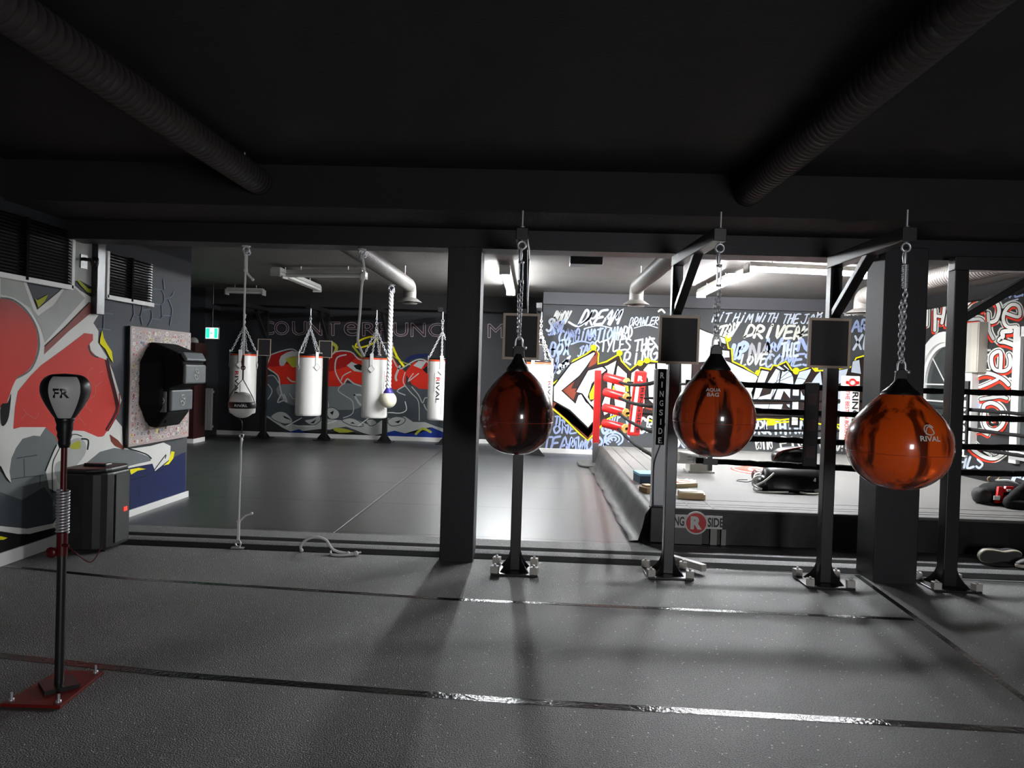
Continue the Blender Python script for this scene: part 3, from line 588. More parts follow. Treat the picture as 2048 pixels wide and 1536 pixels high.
words(G, 'THE', 1040, 770, 1170, 780, 80, 13, LB, 3, .1); words(G, 'ONE', 1030, 850, 1250, 850, 80, 14, LB, 3, .1); words(G, 'TEAMWORK', 930, 1000, 1560, 1010, 120, 17, LB, 3, .15)
for r in (22, 52, 84): G.stroke([(1580 + r * math.cos(t * PI / 8 + 2.2), 900 + r * .72 * math.sin(t * PI / 8 + 2.2)) for t in range(14)], 16, LB, 3.2, 2)
words(G, 'GO', 1460, 850, 1620, 850, 100, 20, LB, 3.1, .2); words(G, 'HIP', 1540, 740, 1640, 740, 70, 11, LB, 4, .2); G.stroke([(1700, 720), (1720, 920)], 20, LB, 3, 0); words(G, 'CREW', 1800, 850, 2100, 800, 130, 18, LB2, 4.9, .1)
G.grid = (1280, 680, 4.551)
words(G, 'SOUL', 300, 970, 600, 970, 130, 20, LB2, 3, .1); words(G, 'RISK', 560, 970, 900, 980, 130, 18, LB2, 3, .1); words(G, 'WORK', 950, 850, 1200, 850, 120, 18, LB2, 3, -.1); words(G, 'THINK', 1210, 850, 1540, 850, 110, 18, LB2, 3, -.1)
words(G, 'WIN', 1060, 990, 1210, 990, 90, 16, W1, 3, -.1); words(G, 'FIGHT', 1280, 1000, 1700, 1000, 110, 16, W1, 3, -.2); words(G, 'YO!', 1740, 1000, 1860, 1005, 90, 16, W1, 3, .1)
G.stroke([(1170, 760), (1440, 740), (1420, 790)], 14, YL, 4, 2); G.poly([(1150, 730), (1220, 730), (1230, 770), (1160, 780)], YL, 4.1); G.stroke([(1770, 770), (1840, 830)], 14, YL, 4, 0)
solo('graffiti_mural', G, G.mats, 'wall of sprayed words and big white yellow-edged block letters behind the boxing ring', 'mural', (3, YG, 0))

# right wall lettering
R = Paint('x', XR, -1)
R.grid = (1840, 540, 9.6)
def tag_r(q, wd, fill, sh=(-26, 40), lay=3, closed=False):
    R.stroke([(a, b) for a, b in q], wd * 2.3, MATS['cream_spray_paint'], lay, 4, closed)
    R.stroke([(a + sh[0], b + sh[1]) for a, b in q], wd * 1.35, RD3, lay + .4, 4, closed)
    R.stroke(q, wd * 1.5, K1, lay + .8, 4, closed); R.stroke(q, wd, fill, lay + 1.2, 4, closed)
BK = mat('charcoal_spray_paint', rgb(50, 48, 50), .75, spec=.15)
tag_r([(30, 690), (160, 660), (290, 650)], 50, W1, lay=3); tag_r([(140, 680), (140, 880), (135, 1060)], 56, W1)
tag_r([(300, 760), (300, 980), (295, 1160)], 60, W1); tag_r([(480, 620), (470, 800), (430, 1020)], 60, W1); tag_r([(320, 880), (450, 900)], 56, W1)
tag_r([(640, 620), (560, 800), (520, 1060)], 60, W1); tag_r([(880, 690), (980, 590), (1090, 540)], 70, W1)
tag_r([(870, 940), (1000, 950), (1150, 940), (1220, 1000), (1220, 1130), (1150, 1240)], 60, W2)
tag_r([(1230, 760), (1270, 640), (1380, 590), (1490, 640), (1530, 780), (1480, 950), (1390, 1000)], 72, W1, (-20, 50)); tag_r([(1320, 830), (1330, 1000), (1350, 1180), (1420, 1320)], 62, W2)
tag_r([(1660, 830), (1900, 900), (1930, 780), (1880, 680), (1760, 670), (1650, 780), (1610, 920), (1640, 1040), (1720, 1100), (1860, 1090)], 64, W1, (10, 46))
tag_r([(1760, 1170), (1600, 1190), (1600, 1280), (1530, 1360), (1640, 1380), (1760, 1420), (1900, 1480)], 84, W1, (20, 60))
words(R, 'NEVER', 1400, 590, 2100, 470, 190, 30, LB, 2, .2); R.stroke([(1600, 680), (1720, 610), (1890, 560)], 24, LB2, 2.2, 3)
R.grid = (1900, 680, 5.486)
tag_r([(560, 330), (565, 150), (520, 130), (465, 180), (470, 280), (510, 330), (600, 340), (660, 300), (670, 220), (655, 165)], 38, W1, (16, 22))
tag_r([(255, 490), (270, 420), (340, 375), (430, 365), (530, 400), (600, 440), (650, 490)], 40, W1, (-6, 34)); tag_r([(330, 520), (450, 470), (530, 430)], 30, W1, (0, 30))
tag_r([(345, 650), (480, 630), (560, 620), (630, 640)], 36, W2, (0, 28)); tag_r([(400, 590), (480, 600)], 24, W1)
tag_r([(370, 760), (390, 710), (470, 690), (560, 740), (600, 830), (580, 930), (500, 990), (410, 960), (380, 880), (385, 800)], 40, W1, (10, 26))
tag_r([(520, 860), (520, 920), (450, 920), (440, 850)], 20, K1); tag_r([(230, 1040), (330, 1000), (420, 1040)], 30, W1, (0, 20))
tag_r([(200, 1080), (250, 1190), (380, 1280), (500, 1300), (600, 1240)], 40, W1, (-20, 18)); tag_r([(270, 1120), (360, 1200), (460, 1270)], 26, W1)
words(R, 'RE', 320, 240, 440, 230, 120, 20, W2, 2, .1); words(R, 'AI', 200, 770, 340, 770, 150, 30, LB, 2, .3); words(R, 'ZS', 640, 780, 740, 770, 110, 20, LB, 2, .1); words(R, 'HLS', 90, 1400, 380, 1400, 120, 22, LB2, 2, .2)
R.stroke([(640, 0), (780, 60), (800, 140)], 20, W2, 2.2, 3); R.stroke([(270, 880), (280, 980)], 50, LB, 2, 0); R.stroke([(660, 420), (720, 460), (710, 560)], 22, W1, 2.2, 3)
for a in range(6): R.stroke([(400 + a * 30, 1200), (380 + a * 36, 1260)], 12, LB, 2.6, 0)
R.grid = (0, 0, 1)
words(R, 'IT', 1818, 938, 1850, 938, 20, 4, W1, 2, .2); words(R, 'FT', 2020, 985, 2060, 990, 34, 7, LB2, 2, .2)
for x, y in ((2028, 847), (2030, 872), (2021, 897), (2034, 914)): R.poly([(x, y), (x + 3, y), (x + 3, y + 4), (x, y + 4)], YO, 2)
solo('graffiti_mural', R, R.mats, 'bubble lettering with red shadow sprayed on the right wall around the arched window', 'mural', (XR, 10, 1))
# ------------------------------------------------------------------ lamps
def tube_light(label, p0, p1, lit=True, group=None, n=2):
    p0 = Vector(p0); p1 = Vector(p1); c = (p0 + p1) / 2; d = (p1 - p0); ln = d.length; d.normalize(); s = Vector((-d.y, d.x, 0))
    t = Thing('ceiling_light', label, 'ceiling light', (c.x, c.y, ZF), group)
    R3 = Matrix((d, s, Vector((0, 0, 1)))).transposed()
    t.part('housing', MB().box(c + Vector((0, 0, .045)), (ln, .12, .05), 0, R3), M_fix, bevel=.006)
    for k in (-1, 1):
        t.part('end_bracket', MB().box(c + d * (ln / 2 + .01) * k, (.025, .13, .09), 0, R3), M_fix, bevel=.004)
    for k in ([-1, 1] if n == 2 else [0]):
        t.part('tube', MB().tube([p0 + s * .032 * k, p1 + s * .032 * k], .02 if n == 2 else .035, 12), (M_tube2 if p0.x > 1 else M_tube) if lit else M_offtube)
    for k in (-.3, .3):
        b = c + d * ln * k
        t.part('hanger', MB().tube([b + Vector((0, 0, .06)), b + Vector((0, 0, ZF - c.z + .002))], .006, 6), M_chrome)
    return t
LZ = 2.5
tube_light('lit twin fluorescent tube seen end-on just right of the middle column', (-.44, 8.7, LZ), (-.46, 11.0, LZ))
tube_light('lit fluorescent tube running away above the ring, left of the long lit one', (2.26, 8.9, LZ), (2.26, 10.6, LZ))
tube_light('long lit fluorescent tube running across the ceiling above the boxing ring', (2.2, 8.05, LZ), (3.55, 8.25, LZ))
tube_light('unlit short fluorescent tube angled away, joining the long crosswise one at left', (-3.42, 9.4, LZ), (-3.46, 11.3, LZ), False)
tube_light('unlit long crosswise fluorescent tube above the four white heavy bags', (-3.4, 9.7, LZ), (-2.3, 9.5, LZ), False)
tube_light('unlit fluorescent tube far back on the left near the green exit sign', (-5.2, 12.1, LZ), (-4.6, 12.1, LZ), False)

# ------------------------------------------------------------------ ducts
def duct(label, x, y0, y1, z, r, m, diffuser=True, grp=None):
    t = Thing('ventilation_duct', label, 'duct', (x, (y0 + y1) / 2, z), grp)
    pts = []; rs = []; n = int((y1 - y0) / .045)
    for i in range(n + 1):
        y = y0 + (y1 - y0) * i / n
        pts += [(x, y, z), (x, y + .004, z), (x, y + .008, z)]; rs += [r, r * 1.045, r]
    t.part('pipe', MB().tube(pts, rs, 24), m)
    if diffuser:
        e = [(x, y1, z), (x, y1 + .06, z - .01), (x, y1 + .11, z - .05), (x, y1 + .12, z - .12), (x, y1 + .12, z - .17)]
        t.part('elbow', MB().tube(spline(e, 3), r * 1.02, 24), m)
        b = MB().lathe([(r, 0), (r * 1.05, -.0), (r * 1.9, -.05), (r * 1.95, -.055), (r * 1.2, -.03)][::-1], (x, y1 + .12, z - .16), 28)
        d = t.part('diffuser', b, m)
        t.part('diffuser_disc', MB().lathe([(r * 1.2, -.075), (r * 1.25, -.065), (r * .4, -.05)], (x, y1 + .12, z - .16), 28), m, d)
    for y in [y0 + (y1 - y0) * .35, y1 - .25]:
        t.part('hanger', MB().tube([(x, y, z + r * .9), (x, y, (ZF if y > 5 else ZC) + .002)], .005, 6), M_chrome)
    return t
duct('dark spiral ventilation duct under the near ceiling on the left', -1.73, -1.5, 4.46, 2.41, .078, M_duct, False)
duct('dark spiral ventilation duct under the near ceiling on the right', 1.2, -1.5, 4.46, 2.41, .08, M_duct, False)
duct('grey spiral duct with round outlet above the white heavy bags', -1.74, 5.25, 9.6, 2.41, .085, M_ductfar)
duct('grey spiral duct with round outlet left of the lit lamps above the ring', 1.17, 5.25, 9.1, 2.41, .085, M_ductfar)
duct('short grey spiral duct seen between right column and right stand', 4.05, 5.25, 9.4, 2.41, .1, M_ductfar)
b = MB().bb(.3, .66, 8.15, 8.4, ZF - .1, ZF)
solo('ceiling_speaker', b, M_black, 'small black box fixed to the far ceiling left of the grey duct', 'speaker box', (.48, 8.27, ZF), bevel=.01)

# ------------------------------------------------------------------ chains and hooks
def chain(mb, p0, p1, link=.045, w=.011, r=.0035, mi=0):
    p0 = Vector(p0); p1 = Vector(p1); L_ = (p1 - p0).length; n = max(2, round(L_ / (link * .72))); d = (p1 - p0).normalized()
    a = d.cross(Vector((0, 1, 0)));
    if a.length < .01: a = Vector((1, 0, 0))
    a.normalize(); b = d.cross(a).normalized(); hl = L_ / n * .68
    for i in range(n):
        c = p0 + d * (L_ * (i + .5) / n); s = (a + b).normalized() if i % 2 else (a - b).normalized()
        pts = [c + d * (hl * math.sin(t)) + s * (w * math.cos(t)) for t in [2 * PI * k / 10 for k in range(10)]]
        mb.tube(pts, r, 5, mi, True)
    return mb
def hook(mb, c, r=.02, t=.005):
    mb.ring(c, r, t, (0, 1, 0)); return mb

# ------------------------------------------------------------------ the big water bags and their stands
def bag_stand(label, base, top, tip, s=.075, direction=None):
    bx, by = base; B0 = Vector((bx, by, 0)); tipv = Vector((tip[0], tip[1], top)); h = s / 2
    t = Thing('bag_stand', label, 'bag stand', (bx, by, 0), 'black steel stands for the water bags')
    t.part('post', MB().bb(bx - h, bx + h, by - h, by + h, .012, top - s), M_steel, bevel=.004)
    d = tipv - Vector((bx, by, top)); ln = d.length; d.normalize(); side = Vector((-d.y, d.x, 0)); R3 = Matrix((d, side, Vector((0, 0, 1)))).transposed()
    a0 = Vector((bx, by, top - h)) - d * h
    t.part('arm', MB().box(a0 + d * (ln + s) / 2, (ln + s, s, s), 0, R3), M_steel, bevel=.004)
    # diagonal brace
    p0 = Vector((bx, by, top - s - .30)) + d * h; p1 = Vector((bx, by, top - s)) + d * (ln * .5 + h); e = p1 - p0; le = e.length; e.normalize(); up = side.cross(e)
    Rb = Matrix((e, side, up)).transposed()
    t.part('brace', MB().box((p0 + p1) / 2, (le + .05, s * .8, s * .55), 0, Rb), M_steel, bevel=.004)
    t.part('base_plate', MB().bb(bx - .15, bx + .15, by - .14, by + .14, 0, .012), M_steel, bevel=.003)
    for k in range(4):
        u = Vector((math.cos(k * PI / 2 + PI / 4), math.sin(k * PI / 2 + PI / 4), 0)); v = Vector((-u.y, u.x, 0)) * .004
        c0 = B0 + u * h * 1.2 + Vector((0, 0, .012)); pr_ = [c0, c0 + u * .09, c0 + u * .05 + Vector((0, 0, .035)), c0 + u * .02 + Vector((0, 0, .075)), c0 + Vector((0, 0, .13))]
        t.part('gusset', MB().prism([p - v for p in pr_], v * 2), M_steel)
        q = B0 + Vector((u.x * .178, u.y * .165, .036))
        bl = t.part('foot_block', MB().box(q, (.05, .05, .046), 0, Matrix.Rotation(random.uniform(-.4, .4), 3, 'Z')), M_offwhite, bevel=.004)
        t.part('bolt', MB().lathe([(.008, 0), (.008, .012)], q + Vector((0, 0, .023)), 8), M_chrome, bl)
    return t, a0 + d * (ln + s)
def water_bag(label, tip, top_arm, prof, col1, col2, seed, logo, neck, logo_at, spring=True):
    x, y = tip; zt = prof[-1][1]
    t = Thing('water_bag', label, 'punching bag', (x, y, prof[0][1]), 'orange brown water filled bags')
    P2 = spline(prof, 4)
    t.part('shell', MB().lathe([(max(r, 0.0005), z) for r, z in P2], (x, y, 0), 64), aqua_mat('translucent_orange_' + str(seed), col1, col2, seed))
    nk = spline(neck, 3)
    m = MB().lathe(nk, (x, y, 0), 48)
    n_ = t.part('neck_cap', m, M_rubberblk)
    zs = neck[-1][1]
    # flattened lug with eyelet
    lug = [(x - .035, y - .009, zs - .02), (x + .035, y - .009, zs - .02), (x + .03, y - .009, zs + .03), (x + .015, y - .009, zs + .05), (x - .015, y - .009, zs + .05), (x - .03, y - .009, zs + .03)]
    t.part('lug', MB().prism(lug, (0, .018, 0)), M_rubberblk, n_, .004)
    zl = zs + .035
    t.part('shackle', MB().tube([(x + .02 * math.cos(a), y, zl + .028 + .034 * math.sin(a)) for a in [PI * k / 8 for k in range(9)]] + [(x - .02, y, zl - .01)], .006, 8).tube([(x + .02, y, zl + .028), (x + .02, y, zl - .01)], .006, 8).tube([(x - .032, y, zl), (x + .034, y, zl)], .0055, 8).ball((x + .036, y, zl), .011, 10), M_chrome)
    zc0 = zl + .06
    ztop = top_arm
    # eye bolt through the arm end, swivel, spring, chain
    t.part('eye_bolt', hook(MB(), (x, y, ztop - .025), .022, .006).tube([(x, y, ztop - .002), (x, y, ztop + .17)], .006, 8).lathe([(.013, 0), (.013, .01)], (x, y, ztop + .0752), 6), M_chrome)
    t.part('swivel', MB().tube([(x - .004, y, ztop - .04), (x - .006, y, ztop - .075), (x - .004, y, ztop - .11)], [.007, .012, .008], 10), M_chrome)
    if spring:
        pts = [(x + .0135 * math.cos(k * .9), y + .0135 * math.sin(k * .9), ztop - .115 - .12 * k / 90) for k in range(91)]
        t.part('spring', MB().tube(pts, .0032, 6).tube([(x, y, ztop - .115), (x, y, ztop - .24)], .009, 8), M_chrome)
    else:
        t.part('turnbuckle', MB().bb(x - .013, x - .006, y - .005, y + .005, ztop - .225, ztop - .12).bb(x + .006, x + .013, y - .005, y + .005, ztop - .225, ztop - .12).lathe([(.016, 0), (.016, .012)], (x, y, ztop - .126), 10).lathe([(.016, 0), (.016, .012)], (x, y, ztop - .232), 10), M_chrome)
    c = MB(); chain(c, (x + .006, y, ztop - .23), (x, y, zc0 - .01), .04, .011, .0034); chain(c, (x - .01, y + .008, ztop - .3), (x - .006, y + .01, zc0), .034, .009, .003)
    t.part('chain', c, M_chrome)
    # lettering wrapped on the shell
    def rad(z):
        for (r0, z0), (r1, z1) in zip(P2, P2[1:]):
            if z0 <= z <= z1: return r0 + (r1 - r0) * (z - z0) / max(1e-6, z1 - z0)
        return .1
    mb = MB(); ang, z0, hh, rows = logo_at
    for k, (s, wd) in enumerate(logo):
        def fn(u, v, k=k):
            zz = z0 - k * hh * 1.15 + v; rr = rad(zz) + .0025; a = ang + u / rr
            return Vector((x + rr * math.cos(a), y + rr * math.sin(a), zz))
        text3d(mb, s, (0, 0, 0), (1, 0, 0), (0, 0, 1), hh, wd, .02, 0, False, fn)
    if rows:   # ring drawn round the emblem
        q = []
        for k in range(15):
            a0 = .5 + k * .37; zz = z0 + hh * 1.2 + rows * (1 + math.sin(a0)); rr = rad(zz) + .0025; a = ang + rows * 1.1 * math.cos(a0) / rr
            q.append((x + rr * math.cos(a), y + rr * math.sin(a), zz))
        mb.tube(q, .003, 6)
        q = []
        for k in range(9):
            a0 = -.6 + k * .45; zz = z0 + hh * 1.3 + rows * .8 * (1 + math.sin(a0 * 1.6)); rr = rad(zz) + .0025; a = ang + rows * .9 * math.cos(a0 + .5) / rr
            q.append((x + rr * math.cos(a), y + rr * math.sin(a), zz))
        mb.tube(q, .003, 6)
    t.part('printed_logo', mb, M_base)
    mbv = MB(); zz = z0 + hh * 2 + .03; rr = rad(zz)
    mbv.ball((x + rr * math.cos(ang), y + rr * math.sin(ang), zz), .008, 10)
    t.part('filling_valve', mbv, mat('dark_red_plug', rgb(80, 10, 8), .3))
    # raised seam round the middle
    zm = prof[0][1] + (prof[-1][1] - prof[0][1]) * .40
    t.part('seam', MB().ring((x, y, zm), rad(zm) - .0006, .0016, (0, 0, 1), 64, 6), mat('orange_seam', rgb(170, 60, 25), .3))
    return t
def board(label, cx, y, z0, z1, w_, grp, s=1.0):
    t = Thing('chalkboard', label, 'chalkboard', (cx, y, z0), grp)
    f = .012 * s + .004; x0, x1 = cx - w_ / 2, cx + w_ / 2; b = MB()
    b.bb(x0, x1, y - .018, y, z1 - f, z1).bb(x0, x1, y - .018, y, z0, z0 + f).bb(x0, x0 + f, y - .018, y, z0 + f, z1 - f).bb(x1 - f, x1, y - .018, y, z0 + f, z1 - f)
    t.part('frame', b, mat('pale_wood_frame', rgb(196, 178, 156), .5, noise=.15, nscale=30))
    t.part('slate', MB().bb(x0 + f, x1 - f, y - .008, y - .001, z0 + f, z1 - f), mat('chalkboard_slate', rgb(48, 47, 50), .7))
bag_stand('black steel bag stand just right of the middle column, holding the leftmost water bag', (-.12, 4.86), 2.115, (-.12, 4.17), .068)
bag_stand('black steel bag stand in front of the ring corner, holding the middle water bag', (.89, 4.93), 2.11, (.94, 4.03), .07)
bag_stand('black steel bag stand left of the right column, holding the bright orange water bag', (1.885, 4.86), 2.12, (1.89, 3.94), .075)
bag_stand('black steel bag stand right of the right column with its arm pointing right', (2.69, 4.9), 2.14, (3.6, 4.86), .088)
water_bag('dark red-brown teardrop water bag, darkest and leftmost of the three', (-.12, 4.17), 2.045,
          [(0, .845), (.07, .85), (.135, .885), (.185, .95), (.207, 1.04), (.2, 1.12), (.165, 1.2), (.115, 1.265), (.075, 1.305), (.066, 1.312)], rgb(134, 48, 28), rgb(40, 18, 14), 1.3,
          [('AQUA', .06), ('BAG', .05)], [(.067, 1.295), (.064, 1.325), (.045, 1.352), (.03, 1.38), (.016, 1.41)], (PI * .9, 1.16, .016, 0), False)
water_bag('rust brown teardrop water bag in the middle with white arched lettering', (.95, 4.03), 2.032,
          [(0, .885), (.08, .892), (.15, .93), (.2, 1.0), (.218, 1.085), (.208, 1.16), (.175, 1.235), (.125, 1.3), (.09, 1.345), (.08, 1.352)], rgb(214, 82, 34), rgb(66, 26, 17), 4.1,
          [('AQUA', .075), ('BAG', .06)], [(.081, 1.335), (.078, 1.362), (.06, 1.39), (.042, 1.418), (.03, 1.438)], (-PI / 2 - .28, 1.235, .02, 0), False)
water_bag('bright orange teardrop water bag in front of the right column', (1.89, 3.94), 2.045,
          [(0, .755), (.08, .762), (.16, .80), (.225, .87), (.255, .96), (.25, 1.045), (.215, 1.12), (.16, 1.185), (.115, 1.23), (.095, 1.252)], rgb(245, 96, 24), rgb(104, 36, 14), 7.7,
          [('RIVAL', .105)], [(.096, 1.235), (.092, 1.262), (.065, 1.285), (.042, 1.31), (.024, 1.335)], (-PI / 2 + .14, 1.03, .026, .024), True)
board('chalkboard with pale frame on the stand behind the leftmost water bag', -.125, 4.82, 1.39, 1.69, .238, 'chalkboards on the water bag stands')
board('chalkboard with pale frame on the stand at the ring corner', .905, 4.885, 1.395, 1.71, .262, 'chalkboards on the water bag stands')
board('chalkboard with pale frame on the stand left of the right column', 1.845, 4.815, 1.395, 1.715, .265, 'chalkboards on the water bag stands')
# square white bar lying behind the second stand
solo('square_bar', MB().box((1.05, 5.07, .045), (.3, .045, .045), 0, Matrix.Rotation(-.95, 3, 'Z') @ Matrix.Rotation(.0, 3, 'Y')), M_offwhite, 'pale square bar lying on the floor behind the stand at the ring corner', 'bar', (1.05, 5.07, .02), bevel=.003)

# ------------------------------------------------------------------ reflex bag on its stand (near left)
x, y = -1.85, 2.83
t = Thing('reflex_bag_stand', 'black and white reflex bag on a red spring pole at the near left', 'reflex bag', (x, y, 0))
M_redpl = mat('dark_red_enamel', rgb(120, 26, 20), .4, noise=.15); M_dkred = mat('deep_red_metal', rgb(82, 10, 12), .35)
pl = t.part('base_plate', MB().prism([(-1.965, 2.665, 0), (-1.74, 2.672, 0), (-1.765, 2.99, 0), (-1.95, 2.985, 0)], (0, 0, .012)), M_redpl, bevel=.002)
t.part('mounting_plate', MB().box((x, y, .02), (.12, .12, .016), 0, Matrix.Rotation(.78, 3, 'Z')), M_steel, pl)
for q in ((-1.94, 2.69), (-1.762, 2.695), (-1.785, 2.965), (-1.93, 2.96)):
    t.part('bolt', MB().tube([(q[0], q[1], .0), (q[0], q[1], .045)], .005, 8).lathe([(.011, .012), (.011, .022)], (q[0], q[1], 0), 6), M_chrome)
t.part('pole', MB().tube([(x, y, .02), (x, y, .56)], .017, 16), M_steel)
t.part('collar', MB().tube([(x, y, .53), (x, y, .62)], .02, 16).tube([(x + .015, y - .02, .575), (x + .04, y - .02, .575)], .006, 8).ball((x - .03, y - .02, .545), .022, 14, sy=.5), M_dkred)
t.part('spring', MB().tube([(x + .021 * math.cos(k * .62), y + .021 * math.sin(k * .62), .62 + .17 * k / 150) for k in range(151)], .0045, 6), M_chrome)
t.part('rod', MB().tube([(x, y, .62), (x, y, 1.02)], .011, 14), M_dkred)
nk = [(.018, .955), (.022, .97), (.021, .985), (.026, 1.0), (.025, 1.015), (.030, 1.03), (.028, 1.045), (.033, 1.06), (.036, 1.075)]
t.part('bag_sleeve', MB().lathe(nk, (x, y, 0), 24), M_black)
pf = spline([(.034, 1.07), (.045, 1.085), (.066, 1.12), (.082, 1.155), (.087, 1.185), (.08, 1.215), (.055, 1.238), (.0005, 1.245)], 4)
bagb = MB(); n = 48; vs = []; fs = []; mi = []
for r, z in pf:
    for j in range(n): vs.append((x + r * math.cos(2 * PI * j / n), y + r * math.sin(2 * PI * j / n), z))
for i in range(len(pf) - 1):
    for j in range(n):
        a = 2 * PI * (j + .5) / n; k = 0 if ((a - (-PI / 2 - .17)) % PI) < 1.37 else 1
        bagb.f.append((i * n + j, i * n + (j + 1) % n, (i + 1) * n + (j + 1) % n, (i + 1) * n + j)); bagb.m.append(1 if k == 0 and pf[i][1] < 1.232 else 0); bagb.sm.append(True)
bagb.v = [Vector(v) for v in vs]
bg = t.part('bag', bagb, [M_black, mat('light_grey_leather', rgb(200, 198, 196), .45)])
def fr(u, v):
    zz = 1.152 + v; rr = next((r0 + (r1 - r0) * (zz - q0) / (q1 - q0) for (r0, q0), (r1, q1) in zip(pf, pf[1:]) if q0 <= zz <= q1), .087) + .0012; a = -PI / 2 + .40 + u / rr; return Vector((x + rr * math.cos(a), y + rr * math.sin(a), zz))
t.part('printed_logo', text3d(MB(), 'FR', (0, 0, 0), (1, 0, 0), (0, 0, 1), .036, .056, .03, 0, False, fr), M_black, bg)
t.part('cable', MB().tube(spline([(x + .02, y, .57), (x + .06, y, .54), (x + .1, y + .03, .5), (x + .13, y + .05, .56)], 5), .0025, 6), M_dkred)

# ------------------------------------------------------------------ loudspeaker
t = Thing('party_speaker', 'tall black loudspeaker with a small red badge standing by the left wall', 'loudspeaker', (-3.02, 5.0, 0))
sp = [(-3.2, 4.88), (-3.18, 4.84), (-3.14, 4.825), (-3.02, 4.83), (-2.965, 4.845), (-2.925, 4.87), (-2.9, 4.905), (-2.887, 4.95), (-2.885, 5.0), (-2.885, 5.13), (-2.895, 5.17), (-2.92, 5.2), (-3.2, 5.2)]
m = MB()
for z0, z1, g in ((.02, .54, 0), (.54, .57, -.012)):
    m.prism([(a + (g if a > -3 else -g), b_, z0) for a, b_ in sp], (0, 0, z1 - z0))
t.part('cabinet', m, mat('speaker_plastic', rgb(30, 31, 32), .45), bevel=.012)
t.part('grille', MB().prism([(-2.883, 4.97, .05), (-2.883, 5.13, .05), (-2.883, 5.13, .52), (-2.883, 4.97, .52)], (.006, 0, 0)), mat('speaker_grille', rgb(48, 50, 50), .5, bump=.6, bscale=400))
t.part('badge', MB().bb(-2.877, -2.872, 5.065, 5.105, .25, .28), mat('red_badge', rgb(225, 50, 30), .4, emit=rgb(225, 50, 30), estr=.35))
t.part('handle', MB().bb(-3.12, -2.96, 4.98, 5.06, .565, .59), M_black, bevel=.008)
for q in ((-3.15, 4.88), (-2.94, 4.93), (-2.94, 5.14), (-3.15, 5.15)): t.part('foot', MB().lathe([(.018, 0), (.018, .025)], (q[0], q[1], 0), 10), M_rubberblk)

# ------------------------------------------------------------------ left wall fittings
def vent(label, y0, y1, z0, z1):
    t = Thing('wall_louvre', label, 'louvre', (XL, (y0 + y1) / 2, z0), 'black louvres on the left wall')
    f = .02; d = .035
    t.part('backing', MB().bb(XL, XL + .006, y0, y1, z0, z1), M_black)
    m = MB(); m.bb(XL, XL + d, y0, y1, z0 - .012, z0 + f).bb(XL, XL + (d if y1 - y0 > 1 else .008), y1 - f, y1 + .01, z0, z1).bb(XL, XL + d, y0 - .01, y0 + f, z0, z1)
    t.part('frame', m, M_base)
    m = MB(); n = int((z1 - z0) / .022)
    for i in range(n):
        z = z0 + f + (z1 - z0 - f) * (i + .5) / n
        m.box((XL + .02, (y0 + y1) / 2, z), (.024, y1 - y0 - 2 * f, .003), 0, Matrix.Rotation(.6, 3, 'Y'))
    t.part('slat_panel', m, mat('matt_black_bar', rgb(14, 14, 15), .9, spec=.1))
    k = 3 if y1 - y0 > 1 else 1
    for i in range(k):
        yy = y0 + (y1 - y0) * (i + 1) / (k + 1); t.part('mullion', MB().bb(XL + .006, XL + .037, yy - .012, yy + .012, z0, z1), mat('matt_black_bar', rgb(14, 14, 15), .9, spec=.1))
vent('long black louvre high on the left wall, nearer the camera', 3.2, 5.09, 1.8, 2.2)
vent('short black louvre high on the left wall, further back beside the black duct', 5.5, 6.18, 1.78, 2.13)
solo('cable_duct', MB().bb(XL, XL + .05, 5.34, 5.44, 1.64, 2.27), M_steel, 'black vertical cable box between the two louvres', 'cable box', (XL, 5.4, 1.64), bevel=.004)
t = Thing('wall_bracket', 'small black bracket on the pale wall patch between the louvres', 'bracket', (XL, 5.24, 2.0))
t.part('plate', MB().bb(XL, XL + .012, 5.2, 5.28, 1.96, 2.06), M_black); t.part('arm', MB().tube([(XL, 5.24, 2.03), (XL + .09, 5.24, 2.02)], .012, 8), M_black); t.part('camera_head', MB().lathe([(.022, 0), (.028, .03), (.024, .06)], (XL + .09, 5.24, 1.98), 14), M_black)
